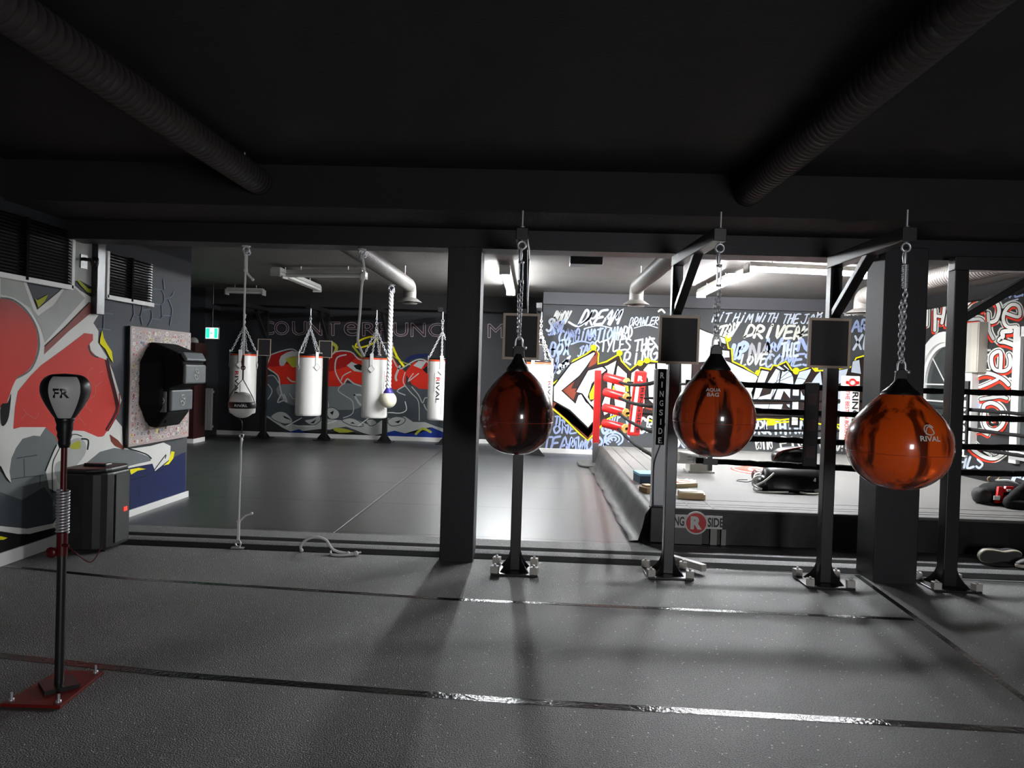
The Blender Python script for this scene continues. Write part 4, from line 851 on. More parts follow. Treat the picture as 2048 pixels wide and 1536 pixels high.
# board covered in stickers
t = Thing('sticker_board', 'board covered in small coloured stickers behind the black punch pad', 'board', (XL, 6.3, .61))
y0, y1, z0, z1 = 5.82, 6.85, .61, 1.585
t.part('panel', MB().bb(XL + .011, XL + .035, y0, y1, z0, z1), M_steel)
cols = [rgb(196, 170, 166), rgb(170, 160, 156), rgb(210, 204, 198), rgb(188, 60, 52), rgb(214, 196, 60), rgb(60, 58, 62), rgb(150, 150, 152), rgb(120, 90, 110), rgb(205, 120, 90), rgb(90, 110, 140), rgb(226, 226, 220), rgb(150, 120, 100)]
sm = [mat('sticker_ground', rgb(176, 160, 156), .6)] + [mat('sticker_paper_%d' % i, c, .45) for i, c in enumerate(cols)]
m = MB(); m.bb(XL + .035, XL + .0365, y0 + .012, y1, z0, z1, 0); rs = random.Random(3)
for i in range(20):
    for j in range(20):
        cy = y0 + .03 + (y1 - y0 - .05) * (i + .5 + rs.uniform(-.25, .25)) / 20; cz = z0 + .02 + (z1 - z0 - .04) * (j + .5 + rs.uniform(-.25, .25)) / 20
        n = rs.choice([4, 4, 5, 6, 10, 10]); a0 = rs.uniform(0, PI); rx = rs.uniform(.018, .03); rz = rx * rs.uniform(.6, 1.1)
        pe = [(XL + .0372, cy + rx * math.cos(a0 + 2 * PI * k / n), cz + rz * math.sin(a0 + 2 * PI * k / n)) for k in range(n)]
        m.add([(a, b_, c) for a, b_, c in pe], [tuple(range(n))], rs.choice([11, 11, 3, 1]))
        for sc_, dx in ((.78, .0006), (.38, .0012)):
            m.add([(a + dx, cy + (b_ - cy) * sc_, cz + (c - cz) * sc_) for a, b_, c in pe], [tuple(range(n))], 1 + rs.choice([0, 0, 1, 1, 2, 3, 4, 5, 6, 6, 7, 8, 9, 10, 11]))
t.part('stickers', m, sm)
# wall mounted punch pad
t = Thing('wall_punch_pad', 'big black faceted punch pad fixed on the sticker board, with grey targets', 'punch pad', (XL + .035, 6.3, .75))
a, b_ = 6.1, 6.5
pf = [(XL + .037, .76), (-3.2, .745), (-3.11, .87), (-3.1, 1.09), (-2.99, 1.12), (-2.985, 1.3), (-3.04, 1.39), (-3.22, 1.46), (XL + .037, 1.47)]
m = MB(); m.prism([(p, a, q) for p, q in pf], (0, b_ - a, 0))
t.part('body', m, mat('punch_pad_cover', rgb(14, 14, 15), .85, spec=.2), bevel=.02)
m = MB(); m.prism([(XL + .037, a - .14, .95), (XL + .037, a - .14, 1.3), (XL + .037, a - .02, 1.44), (XL + .037, a - .02, .78)], (.14, .1, 0))
t.part('side_wing', m, MATS['punch_pad_cover'], bevel=.015)
def rosette(mb, c, r):
    c = Vector(c); mb.ring(c, r, .0028, (1, 0, 0), 20, 6)
    for k in range(4):
        u = Vector((0, math.cos(k * PI / 2 + .4), math.sin(k * PI / 2 + .4))); mb.tube([c + u * r * .25, c + u * r * .8], .005, 6)
for nm, yy, z0, z1, xx in (('target_pad', 6.3, 1.125, 1.29, -2.985), ('target_pad', 6.3, .89, 1.07, -3.1)):
    q = t.part(nm, MB().bb(xx - .01, xx + .022, a + .01, b_ - .01, z0, z1), mat('grey_target_vinyl', rgb(92, 98, 100), .45), bevel=.014)
    mb = MB(); rosette(mb, (xx + .0235, yy, (z0 + z1) / 2), .045); t.part('round_emblem', mb, W1, q)
q = t.part('target_pad', MB().box((-2.99, 6.3, 1.355), (.03, .36, .08), 0, Matrix.Rotation(-.55, 3, 'Y')), MATS['grey_target_vinyl'], bevel=.01)
# lower target facing the camera side
q = t.part('side_target', MB().bb(-3.2, -3.115, a - .014, a + .01, .88, 1.06), MATS['grey_target_vinyl'], bevel=.012)
mb = MB(); c = Vector((-3.155, a - .016, .98)); mb.ring(c, .026, .0025, (0, 1, 0), 18, 6)
for k in range(4):
    u = Vector((math.cos(k * PI / 2 + .4), 0, math.sin(k * PI / 2 + .4))); mb.tube([c + u * .007, c + u * .02], .004, 6)
t.part('round_emblem', mb, W1, q)
# locker-like red cabinet just past the wall corner
P0 = at_z(371, 886, FZ)
t = Thing('padded_cabinet', 'dark red cabinet with a long white rounded panel just past the left wall corner', 'cabinet', (P0.x - .1, P0.y, FZ))
cx, cy = P0.x, P0.y
t.part('body', MB().bb(cx - .3, cx + .12, cy, cy + .4, FZ + .07, FZ + 1.6), mat('maroon_panel', rgb(48, 16, 18), .45))
t.part('plinth', MB().bb(cx - .3, cx + .13, cy - .01, cy + .4, FZ, FZ + .07), M_base)
t.part('panel', MB().bb(cx - .2, cx + .04, cy - .02, cy, FZ + .33, FZ + 1.0), M_white, bevel=.009)
t.part('cover', MB().bb(cx - .2, cx + .04, cy - .02, cy, FZ + 1.3, FZ + 1.58), M_white, bevel=.009)
P1 = at_y(388, 878, 12.55); P2_ = at_y(424, 872, 12.55)
t = Thing('radiator', 'white ribbed radiator low on the dark wall under the exit sign', 'radiator', (P1.x, 12.56, .1))
m = MB(); nn = 8
for i in range(nn):
    xx = P1.x + (P2_.x - P1.x) * (i + .5) / nn; m.bb(xx - .019, xx + .019, 12.5, 12.56, .16, .88)
t.part('panel', m, mat('radiator_enamel', rgb(168, 168, 164), .4), bevel=.006); t.part('rail', MB().bb(P1.x, P2_.x, 12.53, 12.6, .8, .84).bb(P1.x, P2_.x, 12.53, 12.6, .2, .24), M_fix)
# exit sign
e0 = at_y(410, 678, 12.0); e1 = at_y(437, 655, 12.0)
t = Thing('exit_sign', 'lit green and white emergency exit sign hanging from the dark ceiling', 'exit sign', ((e0.x + e1.x) / 2, 12.0, e0.z))
t.part('case', MB().bb(e0.x, e1.x, 12.0, 12.05, e0.z, e1.z), M_fix, bevel=.006)
xm = (e0.x + e1.x) / 2; w3 = (e1.x - e0.x - .02) / 3
EG = mat('exit_green_light', rgb(10, 150, 80), .5, emit=rgb(20, 190, 100), estr=1.6); EW = mat('exit_white_light', rgb(230, 255, 240), .5, emit=rgb(215, 255, 235), estr=2.2)
ff = t.part('face', MB().bb(e0.x + .012, e1.x - .008, 11.996, 12.0, e0.z + .015, e1.z - .012), EW)
t.part('green_panel', MB().bb(e0.x + .014, e0.x + .014 + w3 * .95, 11.993, 11.996, e0.z + .017, e1.z - .014), EG, ff)
t.part('green_panel', MB().bb(e1.x - .012 - w3 * .85, e1.x - .01, 11.993, 11.996, e0.z + .017, e1.z - .014), EG, ff)
t.part('arrow', MB().prism([(xm - .02, 11.994, e0.z + .08), (xm + .03, 11.994, e0.z + .1), (xm - .02, 11.994, e0.z + .12)], (0, -.002, 0)), EG, ff)
t.part('hanger', MB().tube([(xm, 12.02, e1.z), (xm, 12.02, ZF)], .008, 6), M_steel)
s0 = at_y(385, 684, 12.55)
solo('alarm_bell', MB().lathe([(.085, 0), (.08, .02), (.05, .04), (.01, .045)], (0, 0, 0), 20, R=Matrix.Rotation(PI / 2, 3, 'X')), M_fix, 'small round grey alarm on the dark wall left of the exit sign', 'alarm', (0, 0, 0)).location = (s0.x, 12.6, s0.z)

# ------------------------------------------------------------------ ropes with balls
def hook_set(t, x, y, z, s=1.0):
    t.part('ceiling_hook', MB().lathe([(.03 * s, -.008), (.03 * s, 0)], (x, y, z), 14).ring((x, y, z - .03 * s), .022 * s, .006 * s, (0, 1, 0)).ring((x - .012 * s, y, z - .05 * s), .018 * s, .005 * s, (1, .4, 0)).ring((x + .016 * s, y, z - .048 * s), .016 * s, .005 * s, (1, -.4, 0)), M_chrome)
x, y = -2.088, 5.15
t = Thing('double_end_bag', 'white double-end ball with black band on a cord from beam to floor', 'punching ball', (x, y, 0))
hook_set(t, x, y, 2.14)
t.part('upper_cord', MB().tube([(x, y, 2.08), (x - .003, y, 1.8), (x, y, 1.36)], .0075, 8).tube([(x, y, 2.08), (x + .001, y, 1.97)], .013, 8).ball((x, y, 1.965), .016, 10).tube([(x, y, 1.965), (x + .02, y, 1.935), (x + .05, y, 1.905)], .008, 8).ball((x + .052, y, 1.903), .012, 10), M_rope)
t.part('elastic', MB().tube([(x, y, 1.37), (x - .004, y, 1.32), (x, y, 1.28)], [.008, .012, .008], 8).tube([(x, y, 1.28), (x, y, 1.2)], .006, 8).ring((x, y, 1.28), .014, .004, (0, 1, 0)), mat('dark_red_cord', rgb(70, 24, 26), .6))
bp = t.part('ball', MB().ball((x, y, 1.017), .092, 36), M_white)
t.part('band', MB().lathe([(.0905, .995), (.0932, 1.0), (.0936, 1.017), (.0932, 1.034), (.0905, 1.04)], (x, y, 0), 36), M_black, bp)
def fr2(u, v):
    a_ = -PI / 2 + .3 + u / .094; return Vector((x + .0945 * math.cos(a_), y + .0945 * math.sin(a_), 1.007 + v))
t.part('printed_logo', text3d(MB(), 'RIVAL', (0, 0, 0), (1, 0, 0), (0, 0, 1), .018, .09, .02, 0, False, fr2), M_base, bp)
for k in (-1, 1): t.part('cradle_strap', MB().tube(spline([(x, y, 1.2), (x + .05 * k, y - .02, 1.13), (x + .085 * k, y - .02, 1.07), (x + .092 * k, y - .01, 1.03)], 4), .003, 6), M_black, bp)
t.part('cradle_strap', MB().tube(spline([(x - .06, y + .01, .95), (x, y, .9), (x, y, .82)], 4), .003, 6), M_black, bp)
t.part('clip', MB().ring((x, y, .8), .014, .005, (0, 1, 0)).tube([(x, y, .79), (x + .003, y, .77), (x, y, .75), (x - .002, y, .69)], [.006, .011, .008, .006], 8), M_chrome)
t.part('lower_cord', MB().tube([(x, y, .7), (x - .003, y, .3), (x - .004, y, .17)], .0065, 8).tube([(x - .004, y, .19), (x - .004, y, .06)], .011, 8).ball((x - .004, y, .19), .015, 10).tube([(x, y, .19), (x + .045, y, .235), (x + .085, y, .25)], .006, 8).ball((x + .088, y, .252), .011, 8), M_rope)
t.part('floor_anchor', MB().ring((x - .004, y, .035), .022, .006, (.3, 1, 0)).box((x - .002, y, .005), (.09, .05, .01)), M_chrome)
x = -1.265
t = Thing('hanging_rope', 'loose white rope hanging from the lintel beside the grey duct', 'rope', (x, y, 2.14))
hook_set(t, x, y, 2.14)
t.part('cord', MB().tube(spline([(x, y, 2.09), (x + .015, y, 2.02), (x + .018, y, 1.96), (x + .004, y, 1.88), (x - .003, y, 1.7), (x - .012, y, 1.55), (x - .01, y, 1.48), (x + .015, y, 1.42), (x + .035, y, 1.385)], 4), .009, 8), M_rope)
t.part('knot', MB().ball((x + .008, y, 1.94), .02, 12, sz=1.6).ball((x + .012, y - .005, 2.0), .014, 12), M_rope)
hk = at_z(783, 570, ZF); bz = at_y(783, 800, hk.y)
x, y = hk.x, hk.y
t = Thing('slip_ball', 'cream ball with a violet cap on a thick braided rope among the heavy bags', 'punching ball', (x, y, bz.z - .13))
hook_set(t, x, y, ZF, 2.0)
m = MB()
for k in range(3):
    m.tube([(x + .022 * math.cos(i * .35 + k * 2 * PI / 3), y + .022 * math.sin(i * .35 + k * 2 * PI / 3), ZF - .1 - (ZF - .1 - bz.z - .14) * i / 150) for i in range(151)], .019, 6)
t.part('braided_rope', m, M_rope)
t.part('ball', MB().ball((x, y, bz.z), .13, 32), mat('cream_leather', rgb(216, 210, 186), .4))
t.part('cap', MB().lathe([(.075, .105), (.08, .115), (.06, .15), (.035, .19), (.03, .2)], (x, y, bz.z), 20), mat('violet_tape', rgb(58, 46, 140), .45))
# rope lying on the floor
def fl(px, py, z): v = at_z(px, py, z); return (v.x, v.y, v.z)
P = [at_y(603, 1105, 5.12), at_y(602, 1092, 5.12), at_y(612, 1080, 5.12), at_y(632, 1074, 5.12), at_y(652, 1080, 5.12), at_y(660, 1092, 5.12), at_y(668, 1100, 5.11), at_y(680, 1104, 5.10), at_y(700, 1107, 5.08), at_y(712, 1106, 5.08)]
P = [Vector((p.x, p.y, max(p.z, .009))) for p in P]
t = Thing('floor_rope', 'short white rope lying in a loop on the floor below the hanging rope', 'rope', (P[5].x, 5.1, 0))
t.part('cord', MB().tube(spline([tuple(p) for p in P], 4), .009, 8), M_rope)
q = P[6]
t.part('loop', MB().tube(spline([(q.x - .02, 5.1, .02), (q.x, 5.05, .01), (q.x + .07, 5.04, .009), (q.x + .13, 5.07, .009), (q.x + .16, 5.08, .012)], 4), .008, 8), M_rope)
t.part('knot', MB().ball((P[8].x - .01, 5.07, .016), .015, 10).ball((P[9].x, 5.08, .016), .018, 10).tube([(P[9].x, 5.08, .016), (P[9].x + .03, 5.1, .02)], .006, 6), M_rope)
t.part('end_cap', MB().ball((P[0].x, 5.12, .012), .014, 10), M_base)

# ------------------------------------------------------------------ heavy bags and their stands at the back
def heavy_bag(x, y, rz, label):
    t = Thing('heavy_bag', label, 'heavy bag', (x, y, .5), 'white heavy bags at the back wall')
    r = .205; z0, z1 = .52, 1.46
    t.part('body', MB().lathe([(r * .9, z0), (r * .98, z0 + .012), (r, z0 + .04), (r, z1), (r * .99, z1 + .012)], (x, y, 0), 40), M_white)
    t.part('trim_band', MB().lathe([(r * 1.004, z1 - .012), (r * 1.008, z1 - .008), (r * 1.008, z1 + .01), (r * .99, z1 + .015)], (x, y, 0), 40), M_orange)
    t.part('top_cap', MB().lathe([(r * .985, z1 + .005), (r * .97, z1 + .05), (r * .9, z1 + .055), (.01, z1 + .05)], (x, y, 0), 40), M_black)
    for k in range(4):
        a = k * PI / 2 + .25; u = Vector((math.cos(a), math.sin(a), 0)); s = Vector((-u.y, u.x, 0)); c = Vector((x, y, 0))
        m = MB(); R3 = Matrix((u, s, Vector((0, 0, 1)))).transposed()
        m.box(c + u * (r + .006) + Vector((0, 0, z1 - .02)), (.01, .055, .2), 0, R3)
        q = t.part('strap', m, M_white, bevel=.003)
        d = MB(); cc = c + u * (r + .006) + Vector((0, 0, z1 - .16))
        pts = [cc + s * .055 * math.cos(j * PI / 2) + Vector((0, 0, .06)) * math.sin(j * PI / 2) for j in range(4)]
        d.prism([p for p in pts], u * .006, 0)
        d2 = t.part('stitched_diamond', d, M_white, q)
        e = MB(); e.tube([p + u * .006 for p in pts], .0028, 5, 0, True); t.part('diamond_outline', e, M_grey, q)
        ch = MB(); chain(ch, c + u * (r * .93) + Vector((0, 0, z1 + .06)), c + Vector((0, 0, 1.93)), .05, .014, .0055); t.part('chain', ch, M_chrome)
    m = MB(); chain(m, (x, y, 1.93), (x, y, 2.09), .05, .016, .006); m.ring((x, y, 2.1), .022, .006, (0, 1, 0)).tube([(x, y, 2.12), (x, y, 2.24)], .01, 8); t.part('swivel_hook', m, M_chrome)
    # vertical lettering
    for s_, zc, mm, wd in (('R', 1.20, M_red, .075), ('IVAL', 1.12, M_black, .32)):
        def fn(u, v, zc=zc, wd=wd):
            rr = r + .003; a = -PI / 2 + (v - .03) / rr; return Vector((x + rr * math.cos(a), y + rr * math.sin(a), zc - (u + wd / 2)))
        t.part('printed_logo', text3d(MB(), s_, (0, 0, 0), (1, 0, 0), (0, 0, 1), .06, wd, .01, 0, False, fn), mm)
    m = MB(); rr = r + .003
    for a0, za, zb in ((-PI / 2 - .28, .98, 1.27), (-PI / 2 + .3, .62, 1.0)):
        m.tube([(x + rr * math.cos(a0), y + rr * math.sin(a0), za), (x + rr * math.cos(a0), y + rr * math.sin(a0), zb)], .0022, 5)
    t.part('pinstripe', m, M_grey)
    return t
hx = [(at_y(486, 760, 11.75).x, 11.75, 0.05, 'white heavy bag behind the double-end ball, furthest left of the row'), (at_y(618, 760, 11.75).x, 11.75, 2.2, 'plain white heavy bag, second from the left in the back row'),
      (at_y(750, 760, 11.75).x, 11.75, 1.25, 'white heavy bag beside the violet-capped ball'), (at_y(882, 760, 11.75).x, 11.75, -.1, 'white heavy bag half hidden by the left edge of the middle column'), (at_y(1079, 760, 11.2).x, 11.2, .8, 'white heavy bag half hidden behind the leftmost water bag')]
first = heavy_bag(hx[0][0], hx[0][1], 0, hx[0][3]); index_kids(first.o); first.o.rotation_euler.z = -.1
for X_, Y_, rz, lb in hx[1:]:
    c = copy_tree(first.o); c.location = (X_, Y_, first.o.location.z); c.rotation_euler.z = rz; c['label'] = lb
def back_stand(x, y, label):
    t = Thing('bag_stand', label, 'bag stand', (x, y, FZ), 'black steel stands at the back wall'); s = .07
    t.part('post', MB().bb(x - .04, x + .04, y - .04, y + .04, FZ, 2.24), M_steel)
    t.part('arm', MB().bb(x - .04, x + .04, y - 1.1, y + .04, 2.24, 2.31), M_steel)
    t.part('brace', MB().box((x, y - .25, 2.02), (.05, .62, .05), 0, Matrix.Rotation(-.75, 3, 'X')), M_steel)
    t.part('base_plate', MB().bb(x - .15, x + .15, y - .15, y + .15, FZ, FZ + .015), M_steel)
    for k in (-1, 1): t.part('gusset', MB().prism([(x + .04 * k, y - .004, FZ + .015), (x + .13 * k, y - .004, FZ + .015), (x + .04 * k, y - .004, FZ + .13)], (0, .008, 0)), M_steel)
    return t
pp = [(at_y(528, 800, 12.8).x, 12.8), (at_y(650, 800, 12.8).x, 12.8), (at_y(771, 800, 12.8).x, 12.8), (at_y(893, 800, 12.8).x, 12.8), (at_y(1073, 800, 11.6).x, 11.6)]
lbs = ['furthest left of the back row', 'second from the left in the back row', 'beside the violet-capped ball', 'hidden behind the middle column', 'behind the leftmost water bag']
s0 = back_stand(pp[0][0], pp[0][1], 'black steel bag stand with chalkboard, ' + lbs[0]); index_kids(s0.o)
for (X_, Y_), lb in list(zip(pp, lbs))[1:]:
    pass
    c = copy_tree(s0.o); c.location = (X_, Y_, s0.o.location.z); c['label'] = 'black steel bag stand with chalkboard, ' + lb
for (X_, Y_), lb, yy in zip(pp, ['between the first and second heavy bags', 'between the second and third heavy bags', 'behind the braided rope', '', 'partly behind the water bag neck, at the ring'], [677, 681, 685, 0, 682]):
    if yy: 
        a_ = at_y(600, yy, Y_ - .04) if X_ < -1 else at_y(1075, yy, Y_ - .04)
        board('small chalkboard on a back stand ' + lb, X_, Y_ - .042, 1.47, 1.765, .23, 'small chalkboards at the back wall', .6)

# ------------------------------------------------------------------ boxing ring
RX0, RX1, RY0, RY1, RZ = .9, 4.82, 5.74, 10.62, .3
M_canvas = mat('grey_ring_canvas', rgb(93, 91, 88), .7, noise=.12, nscale=2.5, bump=.1, bscale=20)
t = Thing('boxing_ring', 'low boxing ring with grey canvas, black apron and black ropes', 'boxing ring', ((RX0 + RX1) / 2, (RY0 + RY1) / 2, FZ))
cv = MB(); cv.bb(RX0, RX1, RY0, RY1, RZ - .05, RZ)
canvas = t.part('canvas', cv, M_canvas, bevel=.012)
m = MB()
for yy in (RY0 + .12, RY0 + .22, RY0 + .42): m.bb(RX0 + .05, RX1 - .05, yy, yy + .012, RZ, RZ + .002)
for xx in (RX0 + .15, RX0 + .3, RX0 + .48): m.bb(xx, xx + .014, RY0 + .05, RY1 - .05, RZ, RZ + .002)
t.part('canvas_seam', m, mat('dark_canvas_seam', rgb(62, 60, 58), .6), canvas)
# painted roundel on the canvas
c = at_z(1560, 945, RZ); m = MB(); m.lathe([(.5, 0), (.5, .0015)], (c.x, c.y + .1, RZ), 40); 
q = t.part('canvas_emblem', m, mat('red_canvas_print', rgb(226, 62, 46), .55), canvas)
m = MB(); 
for r in (.47, .3): m.ring((c.x, c.y + .1, RZ + .003), r, .011, (0, 0, 1), 40, 4)
text3d(m, 'R', (c.x - .16, c.y - .02, RZ + .004), (1, 0, 0), (0, 1, 0), .3, .3, .03); t.part('emblem_lines', m, W1, q)
c2 = at_z(1690, 948, RZ)
# apron: front (glossy black), left (loose grey sheet)
ap = MB(); nx = 60; vs = []; fs = []
for i in range(nx + 1):
    for j, (zz, amp) in enumerate(((RZ - .02, .004), (RZ - .09, .01), (RZ - .2, .014), (FZ + .005, .02))):
        xx = RX0 + .02 + (RX1 - RX0 - .02) * i / nx; vs.append((xx, RY0 - .012 - amp * .3 * (1 + math.sin(i * .8 + j * .4)) , zz))
for i in range(nx):
    for j in range(3): k = i * 4 + j; fs.append((k, k + 1, k + 5, k + 4))
ap.add(vs, fs, 0, True); t.part('front_apron', ap, mat('glossy_black_apron', rgb(16, 16, 18), .5, bump=.2, bscale=12))
ap = MB(); vs = []; fs = []; ny = 50; rs = random.Random(5)
for i in range(ny + 1):
    yy = RY0 - .02 + (RY1 - RY0) * i / ny; w1 = .02 * math.sin(i * .55) + .015 * math.sin(i * 1.37)
    for j, (zz, ox) in enumerate(((RZ + .004, .03), (RZ + .006, -.01), (RZ - .06, -.05), (RZ - .16, -.07), (FZ + .02, -.1), (FZ + .012, -.17))):
        vs.append((RX0 + ox + w1 * (0 if j < 2 else .25 * j * .3), yy, zz + (.006 * math.sin(i * .9 + j) if j > 1 else 0)))
for i in range(ny):
    for j in range(5): k = i * 6 + j; fs.append((k, k + 1, k + 7, k + 6))
ap.add(vs, fs, 0, True); t.part('side_apron', ap, mat('loose_grey_apron_sheet', rgb(48, 47, 45), .5, noise=.35, nscale=6, bump=.5, bscale=9))
# corner sheet and banner
t.part('corner_wrap', MB().bb(RX0 - .015, RX0 + .12, RY0 - .03, RY0 + .05, FZ, RZ + .01), M_black, bevel=.01)
a0 = at_y(1345, 1026, RY0 - .05); a1 = at_y(1444, 1058, RY0 - .05)
bn = MB(); zt = a0.z - .01; zb = zt - .1
bn.bb(a0.x, a1.x, RY0 - .055, RY0 - .05, zb, zt)
q = t.part('banner', bn, M_base)
mb = MB(); xm = (a0.x + a1.x) / 2 - .01
mb.lathe([(.088, -.004), (.088, .004)], (0, 0, 0), 32, 0, False, Matrix.Rotation(PI / 2, 3, 'X')); 
for i in range(len(mb.v)): mb.v[i] = mb.v[i] + Vector((xm, RY0 - .057, (zb + zt) / 2 - .008))
d1 = t.part('banner_disc', mb, M_base, q)
mb = MB(); mb.lathe([(.076, -.003), (.076, .003)], (0, 0, 0), 32, 0, False, Matrix.Rotation(PI / 2, 3, 'X'))
for i in range(len(mb.v)): mb.v[i] = mb.v[i] + Vector((xm, RY0 - .0625, (zb + zt) / 2 - .008))
d1 = t.part('banner_disc', mb, M_red, q)
t.part('banner_letter', text3d(MB(), 'R', (xm, RY0 - .067, (zb + zt) / 2 - .006), (1, 0, 0), (0, 0, 1), .1, .088, .06, 0, True), M_base, q)
mb = MB(); text3d(mb, 'RING', (xm - .085 - .125, RY0 - .057, zb + .014), (1, 0, 0), (0, 0, 1), .072, .12, .03); t.part('banner_lettering', mb, M_black, q); mb = MB(); text3d(mb, 'SIDE', (xm + .085 + .003, RY0 - .057, zb + .014), (1, 0, 0), (0, 0, 1), .072, .12, .03)
t.part('banner_lettering', mb, M_black, q)
# pale front panel strips on the apron under the banner
for px, w_, mm in ((1372, .24, mat('grey_apron_panel', rgb(92, 90, 88), .4)), (1427, .05, mat('pale_apron_strip', rgb(150, 146, 140), .45)), (1447, .035, MATS['pale_apron_strip'])):
    v = at_y(px, 1080, RY0 - .048); t.part('apron_patch', MB().bb(v.x - w_ / 2, v.x + w_ / 2, RY0 - .048, RY0 - .044, FZ + .005, zb - .002), mm)
# posts
ZR = [1.27, 1.075, .86, .665]; PT = 1.37
fx, fy = .955, 5.83
p = t.part('corner_post', MB().bb(fx - .05, fx + .05, fy - .05, fy + .05, FZ + .001, PT), mat('pale_grey_post', rgb(214, 216, 220), .4), bevel=.006)
lb = t.part('lettered_strip', MB().bb(fx - .034, fx + .03, fy - .056, fy - .05, .78, PT), mat('matt_black_bar', rgb(14, 14, 15), .9, spec=.1), p)
mb = MB()
for i, ch in enumerate('RINGSIDE'): text3d(mb, ch, (fx - .002, fy - .058, PT - .05 - i * .072), (1, 0, 0), (0, 0, 1), .046, None if ch == 'I' else .03, .02, 0, True)
t.part('post_letters', mb, M_base, lb)
t.part('cable', MB().tube(spline([(fx + .03, fy - .07, .95), (fx + .0, fy - .06, .78), (fx - .04, fy - .07, .65), (fx - .045, fy - .07, .5), (fx - .04, fy - .07, .31)], 5), .004, 6), M_black, p)
t.part('hand_wrap', MB().bb(fx + .06, fx + .085, fy - .03, fy - .01, .38, 1.33), mat('striped_wrap_cloth', rgb(196, 176, 128), .7, noise=.5, nscale=25), p, .006)
rx, ry = .83, 10.5
p = t.part('corner_post', MB().bb(rx - .045, rx + .045, ry - .045, ry + .045, .33, PT + .01), M_red, bevel=.008, label='bright red corner post at the far left of the ring')
p2 = t.part('corner_post', MB().bb(4.70, 4.78, 10.5, 10.58, RZ - .1, PT), M_steel)
p3 = t.part('corner_post', MB().bb(4.78, 4.86, 5.78, 5.86, FZ, PT), M_base)
# corner cushions and turnbuckle pads
def tpad(px0, py0, px1, py1, yy, r, m, parent, grp=None):
    a = at_y(px0, py0, yy); b = at_y(px1, py1, yy - .28)
    q = t.part('turnbuckle_pad', MB().tube([a, a + (b - a) * .03, a + (b - a) * .97, b], [r * .8, r, r, r * .85], 16), m, parent)
    d = (b - a).normalized(); t.part('pad_trim', MB().tube([b - d * .012, b + d * .012], r * 1.02, 16), mat('gold_trim', rgb(196, 160, 80), .4), q)
    c = (a + b) / 2 + Vector((.012, -r * 1.22, 0)); up = Vector((0, 0, 1)); u = d.copy()
    mb = MB(); text3d(mb, 'R', c + Vector((0, 0, .014)), u, up, .035, .035, .05, 0, True); text3d(mb, 'RINGSIDE', c - Vector((0, 0, .026)), u, up, .018, .14, .03, 0, True)
    t.part('pad_print', mb, M_base, q); return b
ends = []
for y0_, y1_ in ((755, 767), (785, 797), (816, 828), (847, 859)):
    k = (y0_ - 755) / 92
    ends.append(tpad(1211 - 4 * k, y0_ - 1, 1253 - 3 * k, y1_ - 2, 10.4, .062, M_red, p))
# tall red padded cushion with lettering
c0 = at_y(1283, 742, 9.8); c1 = at_y(1267, 872, 9.8)
u = Vector((1, 0, 0)); m = MB(); d = (c0 - c1)
m.prism([c1 + u * -.075, c1 + u * .08, c0 + u * .08, c0 + u * -.075], (0, .12, 0))
cu = t.part('corner_cushion', m, M_red, bevel=.02, label='tall red corner cushion with white lettering')
mb = MB(); m2 = MB(); dn = -d.normalized(); rt = Vector((0, 0, 1)).cross(Vector((0, 1, 0)))
m2.prism([c1 + d * .06 + u * -.05 + Vector((0, -.004, 0)), c1 + d * .06 + u * -.005 + Vector((0, -.004, 0)), c1 + d * .8 + u * -.005 + Vector((0, -.004, 0)), c1 + d * .8 + u * -.05 + Vector((0, -.004, 0))], (0, .003, 0))
t.part('white_stripe', m2, M_base, cu)
text3d(mb, 'RINGSIDE', c0 + dn * .22 + u * .02 + Vector((0, -.006, 0)), dn, u, .045, .6, .02); t.part('cushion_lettering', mb, M_black, cu)
text3d(m2 := MB(), 'R', c0 + dn * .1 + Vector((0, -.006, 0)), u, -dn, .07, .07, .06, 0, True); t.part('cushion_letter', m2, M_base, cu)
# white far-right corner cushion
c0 = at_y(1705, 752, 10.35); c1 = at_y(1704, 882, 10.35)
m = MB().bb(c0.x - .11, c0.x + .11, 10.35, 10.47, c1.z, c0.z); cw = t.part('corner_cushion', m, M_base, bevel=.015, label='tall white corner cushion with red and black lettering')
mb = MB(); text3d(mb, 'RINGSIDE', (c0.x + .005, 10.345, c0.z - .22), (0, 0, -1), (1, 0, 0), .085, .66, .02); t.part('cushion_lettering', mb, M_black, cw)
mb = MB(); text3d(mb, 'THE BEST IN BOXING', (c0.x - .085, 10.345, c0.z - .2), (0, 0, -1), (1, 0, 0), .055, .68, .01); mb.ring((c0.x, 10.345, c0.z - .09), .045, .012, (0, 1, 0)); mb.bb(c0.x - .09, c0.x - .055, 10.34, 10.346, c0.z - .11, c0.z - .07).bb(c0.x + .055, c0.x + .09, 10.34, 10.346, c0.z - .11, c0.z - .07); t.part('cushion_print', mb, M_red, cw)
# white lowest pad on the near corner
a = at_y(1352, 914, 5.9); b = at_y(1392, 916, 6.0); 
q = t.part('turnbuckle_pad', MB().tube([a, a + (b - a) * .04, a + (b - a) * .95, b], [.045, .05, .05, .038], 16), M_white, label='white turnbuckle pad on the lowest near rope')
mb = MB(); text3d(mb, 'RINGSIDE', (a + b) / 2 + Vector((0, -.055, .012)), (1, 0, 0), (0, 0, 1), .014, .07, .02, 0, True); text3d(mb, 'THE BEST IN BOXING', (a + b) / 2 + Vector((0, -.055, -.012)), (1, 0, 0), (0, 0, 1), .01, .09, .01, 0, True); t.part('pad_print', mb, M_grey, q)
